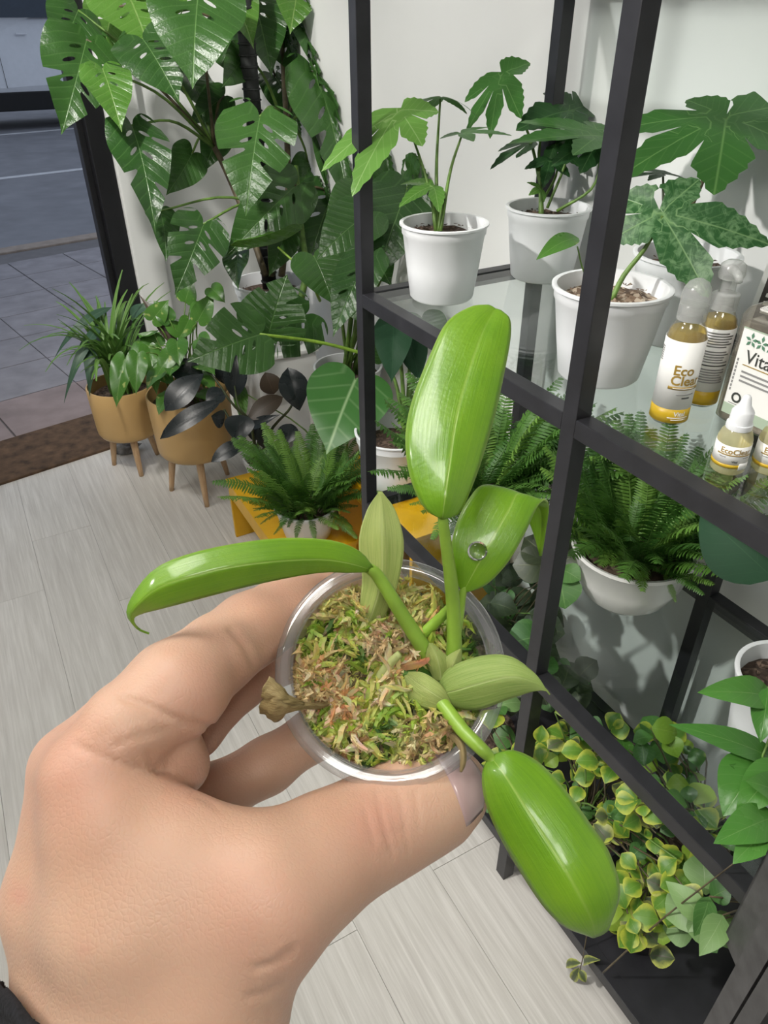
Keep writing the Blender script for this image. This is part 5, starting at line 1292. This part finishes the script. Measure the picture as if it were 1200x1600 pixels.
PX = 600 + FPX*HV[:, 0]/-HV[:, 2]; PY = 800 - FPX*HV[:, 1]/-HV[:, 2]
CREASE = [([(588, 1230), (594, 1262), (602, 1300), (616, 1345)], 2.4, 0.6), ([(622, 1232), (628, 1262), (634, 1300), (640, 1334)], 2.2, 0.5), ([(570, 1262), (576, 1290), (584, 1318)], 2.4, 0.5), ([(604, 1305), (622, 1300), (636, 1296)], 2.2, 0.5),
          ([(648, 1232), (652, 1262), (656, 1290)], 2.2, 0.45), ([(560, 1240), (590, 1232), (640, 1226)], 2.6, 0.35), ([(600, 1322), (618, 1330)], 2.2, 0.4), ([(640, 1250), (665, 1225)], 2.2, 0.35),
          ([(190, 1090), (220, 1100), (250, 1112), (290, 1130), (330, 1136)], 4.0, 1.3), ([(362, 985), (382, 1008), (398, 1040)], 4.5, 0.9), ([(120, 1165), (160, 1185), (200, 1198), (262, 1206)], 4.0, 0.9), ([(180, 1165), (215, 1150), (260, 1142)], 4.0, 0.6),
          ([(232, 1175), (240, 1195), (250, 1207)], 3.5, 0.7), ([(455, 1492), (430, 1505), (400, 1512)], 5, 0.8), ([(440, 1540), (415, 1552), (390, 1556)], 5, 0.7), ([(462, 1480), (440, 1488)], 4, 0.6), ([(300, 1240), (325, 1252), (345, 1268)], 3.5, 0.4)]
front = HN[:, 2] > -0.1
for pts, wd, dp in CREASE:
    best = np.full(len(HV), 1e9)
    for (x0, y0), (x1, y1) in zip(pts[:-1], pts[1:]):
        dx, dy = x1-x0, y1-y0; t = np.clip(((PX-x0)*dx + (PY-y0)*dy)/(dx*dx+dy*dy), 0, 1)
        best = np.minimum(best, (PX-x0-t*dx)**2 + (PY-y0-t*dy)**2)
    g = np.exp(-best/(2*wd*wd)) - 0.35*np.exp(-best/(2*(2.2*wd)**2)); g = g*front*(HV[:, 2] > -0.215)
    HV = HV - HN*(g*dp*0.001)[:, None]
HV = relax(HV, HF, 1)
HW = np.array([[CR.x, CU.x, -CF.x], [CR.y, CU.y, -CF.y], [CR.z, CU.z, -CF.z]])
HVW = HV @ HW.T + np.array(CC)

def skin_mat():
    m, nt, b = new_mat('skin'); co = objco(nt)
    big = noise(nt, 24, 3, co); mid = noise(nt, 90, 4, co, 0.6); fine = noise(nt, 1100, 2, co)
    c = ramp(nt, big, [(0.30, (0.57, 0.355, 0.245)), (0.52, (0.61, 0.405, 0.29)), (0.72, (0.61, 0.37, 0.265))])
    c = mixc(nt, mth(nt, 'MULTIPLY', mid, 0.30), c, (0.55, 0.29, 0.205))
    ra = nd(nt, 'ShaderNodeAttribute', attribute_name='redness'); c = mixc(nt, mth(nt, 'MULTIPLY', ra.outputs['Fac'], 0.6), c, (0.56, 0.25, 0.19))
    nt.links.new(c, b.inputs['Base Color']); b.inputs['Roughness'].default_value = 0.44; b.inputs['Specular IOR Level'].default_value = 0.38
    b.inputs['Subsurface Weight'].default_value = 0.22; b.inputs['Subsurface Radius'].default_value = (0.9, 0.35, 0.2); b.inputs['Subsurface Scale'].default_value = 0.004
    vz = nd(nt, 'ShaderNodeTexVoronoi', feature='DISTANCE_TO_EDGE'); vz.inputs['Scale'].default_value = 820; nt.links.new(mapping(nt, co, (1.0, 1.0, 0.55), (0.5, 0.3, 0.6)), vz.inputs['Vector'])
    ln_ = noise(nt, 1.0, 3, mapping(nt, co, (90, 520, 240), (0.3, 0.2, 0.9)), 0.6, 0.5)
    hb = mth(nt, 'ADD', mth(nt, 'ADD', mth(nt, 'MULTIPLY', mth(nt, 'MINIMUM', vz.outputs['Distance'], 0.25), 1.5), mth(nt, 'MULTIPLY', ln_, 0.7)), mth(nt, 'MULTIPLY', fine, 0.25))
    bump(nt, b, hb, 0.26, 0.0005); return m
M['skin'] = skin_mat()
wrist = at(250, 1640, 0.215*S)
per = thing('person', tuple(wrist), 'left hand with a black sleeve holding the small clear cup between thumb and fingers', 'person')
red = np.zeros(len(HV))
for (x_, y_, s_, k_) in ((592, 1280, 34, 0.55), (575, 1300, 60, 0.3), (335, 1075, 55, 0.6), (120, 1175, 60, 0.5), (90, 1260, 60, 0.35), (400, 1440, 90, 0.35), (300, 1215, 45, 0.5), (450, 960, 50, 0.4), (30, 1400, 14, 0.7), (130, 1482, 10, 0.4)):
    red += k_*np.exp(-((PX-x_)**2 + (PY-y_)**2)/(2*s_*s_))
hand = mesh('hand', HVW.tolist(), HF.tolist(), M['skin'], per); sub(hand)
_ra = hand.data.attributes.new('redness', 'FLOAT', 'POINT'); _ra.data.foreach_set('value', np.clip(red, 0, 1).astype(np.float32))
# thumb nail fitted on the thumb end
bvh = BVHTree.FromPolygons([Vector(v) for v in HVW], HF.tolist())
def on_hand(px, py):
    r = ray(px, py).normalized(); loc, nr, i, d = bvh.ray_cast(CC, r); return loc, nr
m_nail = plain('finger_nail', (0.47, 0.33, 0.32), 0.16, var=0.03, nscale=120, coat=0.4)
ta, tb = at(655, 1254, .240*S), at(708, 1230, .2455*S); tax = (tb-ta).normalized()
tn = (CC - tb).normalized(); tn = (tn - tax*tn.dot(tax)).normalized(); tn = (tn + (CU*0.10)).normalized(); tn = (tn - tax*tn.dot(tax)).normalized(); tside = tax.cross(tn)
V, F = [], []; nu, nv = 13, 15; px_m = S*.2435/FPX
for i in range(nu):
    u = i/(nu-1); cpt = at(679, 1243, .2425*S) + tax*(u*62*px_m)
    for j in range(nv):
        q = -1 + 2*j/(nv-1); wdt = radians(54)*(1 - 0.06*(1-u)) 
        cut = max(0.0, u-0.72)/0.28; base_cut = 0.10*q*q*(1-u)
        ang = q*wdt*sqrt(max(0.05, 1-0.55*cut*cut)); cp = cpt - tax*(cut*q*q*12*px_m) + tax*(base_cut*60*px_m)
        d = tn*cos(ang) + tside*sin(ang); o_ = cp + d*0.03
        loc, nr, k_, ds = bvh.ray_cast(o_, -d)
        if loc is None: loc = cp + d*0.009
        e = min(1.0, 6*min(i, nu-1)/(nu-1))*min(1.0, 4.5*(1-abs(q)))
        V.append(loc + d*(0.0001 + 0.0005*e))
for i in range(nu-1):
    for j in range(nv-1): a = i*nv+j; F.append((a, a+nv, a+nv+1, a+1))
nail = mesh('thumb_nail', V, F, m_nail, hand)
md = nail.modifiers.new('thickness', 'SOLIDIFY'); md.thickness = 0.0004; md.offset = 1
# sleeve
nv_ = len(HV); side = (PX-0)*(-95) + (PY-1505)*90          # lower left of the cuff line
sidn = side/sqrt(95*95+90*90) + 4*np.sin(PX/37.0)
keep = sidn > 0; fk = keep[HF].all(1); SF = HF[fk]
used = np.unique(SF); remap = -np.ones(nv_, np.int64); remap[used] = np.arange(len(used))
SV = HV[used]; SF = remap[SF]; SV = relax(SV, SF, 25); SN = vnormals(SV, SF)
lift = 0.0022 + 0.0012*np.exp(-((sidn[used]-14)/9.0)**2) + 0.0008*np.sin(SV[:, 0]*260)*np.sin(SV[:, 1]*190)
SV = SV + SN*lift[:, None]; SVW = SV @ HW.T + np.array(CC)
slv = mesh('sleeve', SVW.tolist(), SF.tolist(), M['cloth'], per)
md = slv.modifiers.new('thickness', 'SOLIDIFY'); md.thickness = 0.0018; md.offset = 1

# ------------------------------------------------------------------ clear cup
CD = 0.24*S
cupc = at(611, 1040, CD)
axis = (CR*0.03 + CU*0.41 - CF*0.91).normalized()
R1 = 181*CD/FPX
tcup = thing('plastic_cup', tuple(cupc - axis*0.05), 'small clear plastic cup of moss held in the hand', 'cup')
rb_, ch = R1*0.66, 0.048
lathe('wall', [(0, -ch), (rb_, -ch), (rb_+0.0008, -ch+0.001), (R1-0.0042, -0.004), (R1-0.0042, -0.0015), (R1-0.0050, -0.0015), (R1-0.0052, -0.004), (rb_-0.0006, -ch+0.002), (0, -ch+0.001)], M['cup'], tcup, 72, tuple(cupc), tuple(axis))
lathe('rim', [(R1-0.0048, -0.0022), (R1-0.0042, -0.0006), (R1-0.0030, 0.0), (R1-0.0012, -0.0001), (R1, -0.0012), (R1, -0.0030), (R1-0.0008, -0.0040), (R1-0.0014, -0.0034), (R1-0.0016, -0.0016), (R1-0.0034, -0.0014), (R1-0.0042, -0.0030)], M['cup_rim'], tcup, 72, tuple(cupc), tuple(axis), True)
AX = (at(700, 1040, CD) - cupc); AX = (AX - axis*AX.dot(axis)).normalized(); AY = axis.cross(AX)    # right and up in the cup mouth
def mp(x, y, z): return cupc + AX*(x*R1) + AY*(y*R1) + axis*z        # cup frame: x,y in rim radii, z metres above the rim

# ------------------------------------------------------------------ sphagnum moss
def moss():
    r = random.Random(77); V, F, Cc = [], [], []
    def surf(x, y):   # height of moss below the rim
        q = x*x+y*y
        return -0.0075 + 0.0035*(1-q) - 0.006*max(0, q-0.45) + 0.0025*sin(7*x+1)*cos(6*y) - 0.007*max(0, x+0.35*y-0.42)
    def patch(x, y):
        n = sin(5.1*x+0.6)*cos(4.3*y-0.4) + 0.6*sin(9*x-7*y+1.0) + r.uniform(-0.75, 0.75)
        if (x+0.55)**2 + (y+0.18)**2 < 0.055 or (x+0.15)**2*0.7 + (y-0.10)**2 < 0.02: n += 0.9
        if (x-0.15)**2 + (y-0.62)**2 < 0.05: n = 0.25 + r.uniform(-0.25, 0.35)
        if n > 1.0: return r.choice(((0.72, 0.60, 0.34), (0.64, 0.50, 0.26), (0.76, 0.66, 0.42), (0.56, 0.32, 0.14)))
        if n > 0.15: return r.choice(((0.58, 0.57, 0.16), (0.50, 0.54, 0.12), (0.66, 0.62, 0.28)))
        if n > -0.7: return r.choice(((0.34, 0.44, 0.06), (0.44, 0.52, 0.11), (0.24, 0.36, 0.04)))
        return r.choice(((0.06, 0.13, 0.02), (0.11, 0.20, 0.03), (0.16, 0.12, 0.06)))
    # bed under the strands
    n, m = 40, 12
    bed0 = len(V); V.append(mp(0, 0, surf(0, 0)-0.004)); Cc.append((0.05, 0.06, 0.015))
    for k in range(1, m+1):
        for i in range(n):
            a = 2*pi*i/n; q = 0.86*k/m; x, y = q*cos(a), q*sin(a)
            V.append(mp(x, y, surf(x, y)-0.0045 + r.uniform(-0.001, 0.001))); Cc.append(r.choice(((0.05, 0.07, 0.015), (0.08, 0.06, 0.03), (0.035, 0.06, 0.01))))
    for i in range(n): F.append((0, 1+i, 1+(i+1) % n))
    for k in range(m-1):
        for i in range(n): a, b = 1+k*n+i, 1+k*n+(i+1) % n; F.append((a, a+n, b+n, b))
    # side skirt of the moss plug seen through the cup wall
    s0 = len(V)
    for k in range(9):
        for i in range(n):
            a = 2*pi*i/n; f_ = k/8; q = 0.86*(1-f_) + 0.70*f_; V.append(mp(q*cos(a), q*sin(a), surf(0.86*cos(a), 0.86*sin(a))-0.0045 - f_*0.033 + 0)); Cc.append(r.choice(((0.14, 0.17, 0.04), (0.22, 0.19, 0.08), (0.30, 0.26, 0.10))))
    for k in range(8):
        for i in range(n): a, b = s0+k*n+i, s0+k*n+(i+1) % n; F.append((a, a+n, b+n, b))
    def strand(x, y, L, w, col, lean, lift):
        a = r.uniform(0, 6.28); pts = []; p = mp(x, y, surf(x, y)-0.003 + r.uniform(-0.001, 0.0015)); d = (AX*cos(a) + AY*sin(a))*lean + axis*lift
        for i in range(6):
            pts.append(p.copy()); d = (d.normalized() + Vector((r.uniform(-1, 1), r.uniform(-1, 1), r.uniform(-1, 1)))*0.42 - axis*0.16); p = p + d.normalized()*(L/5); w_ = p-cupc; xx, yy = w_.dot(AX)/R1, w_.dot(AY)/R1; rr_ = sqrt(xx*xx+yy*yy); p = p - (AX*xx + AY*yy)*(R1*max(0.0, 1-0.82/max(rr_, 1e-6)))
        rad = [w*0.7, w, w*1.1, w*1.0, w*0.8, w*0.3]
        v, f = tube_vf(pts, rad, 4); o = len(V); V.extend(v); F.extend(tuple(q+o for q in ff) for ff in f)
        Cc.extend([tuple(c_*(0.75+0.5*r.random()) for c_ in col) for _ in v])
        # short side leaflets
        for i in range(1, 6):
            for _ in range(4):
                q = Vector((r.uniform(-1, 1), r.uniform(-1, 1), r.uniform(-1, 1))).normalized(); tn = (pts[i]-pts[i-1]).normalized(); q = (q + tn*0.5).normalized(); sd = q.cross(tn)
                sd = sd.normalized() if sd.length > 1e-6 else AX
                o = len(V); l_ = w*r.uniform(1.5, 2.6); V.extend([pts[i]-sd*w*0.6, pts[i]+sd*w*0.6, pts[i]+q*l_]); F.append((o, o+1, o+2)); k_ = r.uniform(0.85, 1.35); Cc.extend([tuple(min(1, c_*k_) for c_ in col)]*3)
    for k in range(1050):
        a, q = r.uniform(0, 6.28), 0.80*sqrt(r.random()); x, y = q*cos(a)-0.02, q*sin(a)-0.02
        if q > 0.74 and (r.random() < 0.35): continue
        strand(x, y, r.uniform(0.005, 0.011), r.uniform(0.00055, 0.00115), patch(x, y), 1.0, r.uniform(0.0, 0.9))
    # raised pale tufts
    for (cx_, cy_, n_, col) in ((-0.50, -0.20, 90, ((0.64, 0.52, 0.30), (0.60, 0.46, 0.22), (0.58, 0.30, 0.13))), (-0.72, -0.08, 60, ((0.62, 0.48, 0.24), (0.58, 0.42, 0.18))), (0.14, 0.60, 90, ((0.50, 0.47, 0.10), (0.58, 0.52, 0.20))), (-0.05, 0.28, 46, ((0.60, 0.47, 0.28), (0.52, 0.38, 0.20))), (0.40, -0.56, 36, ((0.55, 0.40, 0.20), (0.45, 0.34, 0.16))), (-0.42, 0.62, 40, ((0.58, 0.47, 0.20), (0.50, 0.46, 0.14))), (0.15, -0.62, 60, ((0.46, 0.47, 0.14), (0.60, 0.55, 0.30)))):
        for k in range(n_):
            strand(cx_ + r.gauss(0, 0.075), cy_ + r.gauss(0, 0.075), r.uniform(0.005, 0.010), r.uniform(0.0006, 0.00115), r.choice(col), 0.8, 1.3)
    me = bpy.data.meshes.new('sphagnum_moss'); o0 = cupc - axis*0.03
    me.from_pydata([tuple(Vector(q)-o0) for q in V], [], F)
    ca = me.color_attributes.new('Col', 'FLOAT_COLOR', 'POINT'); ca.data.foreach_set('color', np.asarray([(*c_, 1) for c_ in Cc], np.float32).ravel())
    m_, nt, b = new_mat('sphagnum'); at_ = nd(nt, 'ShaderNodeAttribute', attribute_name='Col'); nt.links.new(at_.outputs['Color'], b.inputs['Base Color']); b.inputs['Roughness'].default_value = 0.55
    tl = nd(nt, 'ShaderNodeBsdfTranslucent'); nt.links.new(at_.outputs['Color'], tl.inputs[0]); mx = nd(nt, 'ShaderNodeMixShader'); mx.inputs[0].default_value = 0.25
    nt.links.new(b.outputs[0], mx.inputs[1]); nt.links.new(tl.outputs[0], mx.inputs[2]); nt.links.new(mx.outputs[0], [q for q in nt.nodes if q.type == 'OUTPUT_MATERIAL'][0].inputs[0])
    me.materials.append(m_)
    o = bpy.data.objects.new('sphagnum_moss', me); COL.objects.link(o); o.location = o0
    tag(o, 'green and straw coloured sphagnum moss filling the clear cup', 'moss', None, 'stuff')
moss()

# ------------------------------------------------------------------ the seedling
root = at(700, 1048, 0.246*S)
sd = thing('philodendron_seedling', tuple(root), 'young bright green philodendron seedling with glossy oblong leaves growing in the cup', 'seedling')
def blade(name, Lp, Mp, Rp, mat, th=0.0006, nu=30, nv=15, wav=0.0, puff=0.0, crumple=0.0):
    """leaf lofted through left edge, midrib and right edge (px, px, depth)"""
    def P3(l): return [tuple(at(p[0], p[1], p[2]*S)) for p in l]
    Lc, Mc, Rc = crom(P3(Lp), nu), crom(P3(Mp), nu), crom(P3(Rp), nu); V, U, F = [], [], []
    for i in range(nu):
        a, m_, b = Vector(Lc[i]), Vector(Mc[i]), Vector(Rc[i]); u = i/(nu-1)
        nrm = (b-a).cross(Vector(Mc[min(i+1, nu-1)])-Vector(Mc[max(i-1, 0)]))
        nrm = nrm.normalized() if nrm.length > 1e-9 else CF
        if nrm.dot(CC-m_) < 0: nrm = -nrm
        W_ = (b-a).length
        for j in range(nv):
            v = -1 + 2*j/(nv-1)
            p = m_.lerp(b, v) if v >= 0 else m_.lerp(a, -v)
            z = puff*W_*(1-(2*abs(v)-1)**2) + wav*W_*sin(u*14+v*2)*abs(v)
            if crumple: z += crumple*(sin(u*17+v*5)*cos(v*9-u*6) + 0.6*sin(u*31-v*14))
            V.append(p + nrm*z); U.append((u, v))
    for i in range(nu-1):
        for j in range(nv-1): q = i*nv+j; F.append((q, q+1, q+nv+1, q+nv))
    o = mesh(name, V, F, mat, sd, uv=U)
    md = o.modifiers.new('thickness', 'SOLIDIFY'); md.thickness = th; md.offset = 0
    return o
B_ = M['sd_bright']
# tall upright leaf
blade('leaf', [(690, 811, .226), (662, 792, .228), (640, 742, .231), (634, 680, .235), (646, 620, .240), (672, 556, .246), (698, 505, .250), (735, 480, .252), (763, 477, .253)],
      [(691, 811, .226), (696, 770, .224), (703, 720, .228), (710, 670, .232), (721, 620, .237), (736, 570, .242), (752, 525, .247), (766, 497, .251), (774, 483, .253)],
      [(693, 811, .226), (718, 800, .228), (741, 750, .231), (758, 700, .235), (775, 640, .239), (788, 580, .244), (797, 530, .249), (796, 500, .252), (784, 487, .253)], B_, puff=0.035, wav=0.012)
# leaf on the right, folded back at the tip
blade('leaf', [(722, 926, .240), (704, 880, .238), (712, 822, .239), (734, 778, .242), (756, 760, .245), (800, 772, .251), (836, 830, .255)],
      [(723, 926, .240), (746, 884, .236), (772, 838, .236), (796, 796, .239), (812, 772, .244), (845, 798, .251), (843, 868, .256)],
      [(725, 926, .240), (758, 914, .238), (792, 880, .237), (820, 832, .238), (843, 786, .242), (858, 792, .248), (846, 868, .256)], B_, puff=0.03, wav=0.02)
# long leaf to the left
blade('leaf', [(583, 886, .236), (562, 862, .233), (520, 845, .229), (450, 841, .224), (380, 848, .220), (300, 865, .217), (245, 888, .216), (212, 925, .217), (199, 958, .218), (214, 980, .220), (233, 990, .221)],
      [(580, 890, .236), (545, 880, .230), (500, 874, .226), (430, 877, .220), (360, 886, .216), (290, 903, .213), (245, 920, .213), (215, 945, .214), (204, 964, .217), (215, 982, .220), (233, 990, .221)],
      [(577, 893, .236), (545, 894, .232), (500, 894, .229), (430, 906, .224), (360, 922, .220), (292, 940, .217), (250, 951, .216), (222, 958, .217), (209, 966, .218), (217, 983, .220), (233, 990, .221)], B_, puff=0.02, wav=0.01)
# large leaf hanging to the lower right
blade('leaf', [(762, 1186, .226), (754, 1212, .225), (760, 1256, .223), (784, 1312, .220), (820, 1372, .216), (852, 1418, .213), (884, 1448, .212), (922, 1462, .213)],
      [(767, 1184, .226), (785, 1206, .221), (815, 1252, .216), (850, 1306, .212), (884, 1360, .208), (910, 1408, .207), (925, 1440, .209), (930, 1463, .213)],
      [(772, 1180, .226), (802, 1173, .226), (842, 1192, .224), (884, 1236, .220), (922, 1288, .216), (952, 1334, .213), (967, 1392, .212), (950, 1452, .213)], B_, puff=0.05, wav=0.012)
# pale bracts
blade('bract', [(561, 1004, .256), (560, 962, .254), (566, 905, .251), (561, 845, .249), (573, 798, .248), (592, 768, .248)],
      [(563, 1004, .256), (580, 962, .251), (596, 905, .248), (597, 845, .246), (596, 798, .247), (594, 768, .248)],
      [(566, 1004, .256), (601, 962, .253), (622, 910, .250), (631, 850, .248), (619, 800, .248), (597, 768, .248)], M['sd_pale'], puff=-0.03, wav=0.02)
blade('bract', [(680, 1080, .243), (700, 1046, .240), (750, 1026, .237), (796, 1026, .233), (832, 1050, .230), (850, 1072, .228), (859, 1085, .228)],
      [(680, 1085, .243), (708, 1080, .236), (750, 1068, .231), (796, 1058, .228), (830, 1064, .228), (850, 1075, .228), (859, 1085, .228)],
      [(682, 1092, .243), (714, 1106, .239), (748, 1108, .235), (794, 1092, .231), (832, 1080, .229), (851, 1079, .228), (859, 1085, .228)], M['sd_lime'], puff=0.03, wav=0.01)
blade('bract', [(704, 1098, .238), (690, 1072, .238), (662, 1052, .240), (634, 1050, .243)], [(704, 1100, .238), (680, 1085, .236), (655, 1068, .239), (634, 1052, .243)], [(702, 1104, .238), (672, 1108, .238), (640, 1094, .241), (632, 1056, .243)], M['sd_pale'], puff=0.03)
blade('leaf', [(680, 1058, .244), (650, 1036, .245), (612, 1038, .247), (576, 1060, .249)], [(680, 1064, .244), (645, 1052, .242), (612, 1056, .245), (576, 1066, .249)], [(680, 1072, .244), (646, 1070, .244), (612, 1076, .247), (580, 1072, .249)], M['sd_dark'], puff=0.03)
blade('bract', [(678, 1062, .243), (666, 1030, .241), (670, 1005, .240)], [(690, 1064, .241), (684, 1032, .239), (672, 1005, .240)], [(702, 1062, .243), (706, 1036, .242), (676, 1005, .240)], M['sd_pale'], puff=0.0)
blade('bract', [(700, 1056, .242), (696, 1030, .241), (718, 1014, .240)], [(706, 1056, .240), (708, 1036, .239), (719, 1014, .240)], [(714, 1050, .242), (720, 1036, .241), (720, 1014, .240)], M['sd_pale'], puff=0.0)
def spx(name, pts, rpx, mat, n=16):
    P3 = [tuple(at(p[0], p[1], p[2]*S)) for p in pts]; rr = [q*p[2]*S/FPX for q, p in zip(rpx, pts)]
    return tube(name, P3, rr, mat, sd, 12, n)
spx('petiole', [(708, 1046, .246), (710, 985, .242), (705, 910, .236), (697, 850, .231), (692, 808, .2275), (694, 780, .2275)], [14, 11.5, 11, 9.5, 8, 3], M['young'])
spx('petiole', [(692, 1056, .247), (660, 1010, .244), (625, 955, .241), (596, 908, .239), (578, 889, .237), (545, 880, .2335)], [18, 13, 11.5, 10.5, 9, 3], M['young'])
spx('petiole', [(664, 1066, .244), (690, 1098, .238), (722, 1140, .231), (750, 1168, .226), (766, 1184, .2262), (782, 1204, .2235)], [5, 11, 11.5, 11, 9, 3], M['young'])
spx('petiole', [(712, 985, .243), (718, 955, .242), (724, 922, .240), (735, 900, .2395)], [10, 8, 6, 3], M['young'])
spx('petiole', [(655, 996, .252), (685, 968, .249), (708, 945, .246)], [9, 8.5, 7], M['young'])
spx('petiole', [(640, 1040, .255), (590, 1015, .257), (563, 1000, .256)], [8, 8, 6], M['young'])
spx('shoot', [(592, 1060, .247), (606, 1040, .244), (624, 1022, .241)], [10, 8, 6], M['sd_pale'])
spx('stem', [(712, 1068, .252), (700, 1056, .247), (672, 1062, .247), (640, 1064, .252)], [12, 16, 13, 9], M['young'])
blade('withered_leaf', [(474, 1097, .233), (452, 1086, .229), (440, 1072, .227), (422, 1056, .226)], [(474, 1102, .232), (448, 1100, .226), (428, 1092, .225), (410, 1092, .229)], [(474, 1108, .233), (450, 1114, .229), (432, 1128, .231), (414, 1116, .236)], M['sd_dry'], th=0.0003, puff=0.10, crumple=0.0003)
blade('withered_leaf', [(580, 1086, .247), (540, 1091, .244), (505, 1097, .239), (468, 1097, .232)], [(580, 1088, .247), (540, 1095, .243), (505, 1102, .237), (468, 1102, .231)], [(580, 1091, .247), (540, 1099, .244), (505, 1107, .239), (468, 1108, .232)], M['sd_dry'], th=0.0003, puff=0.0, crumple=0.0003)
blade('withered_leaf', [(700, 1150, .236), (715, 1165, .232), (720, 1190, .229), (719, 1206, .228)], [(706, 1146, .235), (720, 1162, .230), (724, 1188, .228), (720, 1206, .228)], [(712, 1146, .236), (726, 1165, .231), (727, 1190, .229), (721, 1206, .228)], M['sd_dry'], puff=0.05)
# drop of water on the folded leaf
dp = at(746, 861, 0.2345*S); nr = (CC-dp).normalized()
v, f = lathe_vf([(0.0, -0.0005), (0.0027, -0.0004), (0.0027, 0.0), (0.0022, 0.0006), (0.0013, 0.0010), (0.0, 0.0012)], 20, tuple(dp), tuple(nr)); mesh('water_drop', v, f, M['drop'], sd)

for o in ROOTS:
    if '_o' in o: del o['_o']
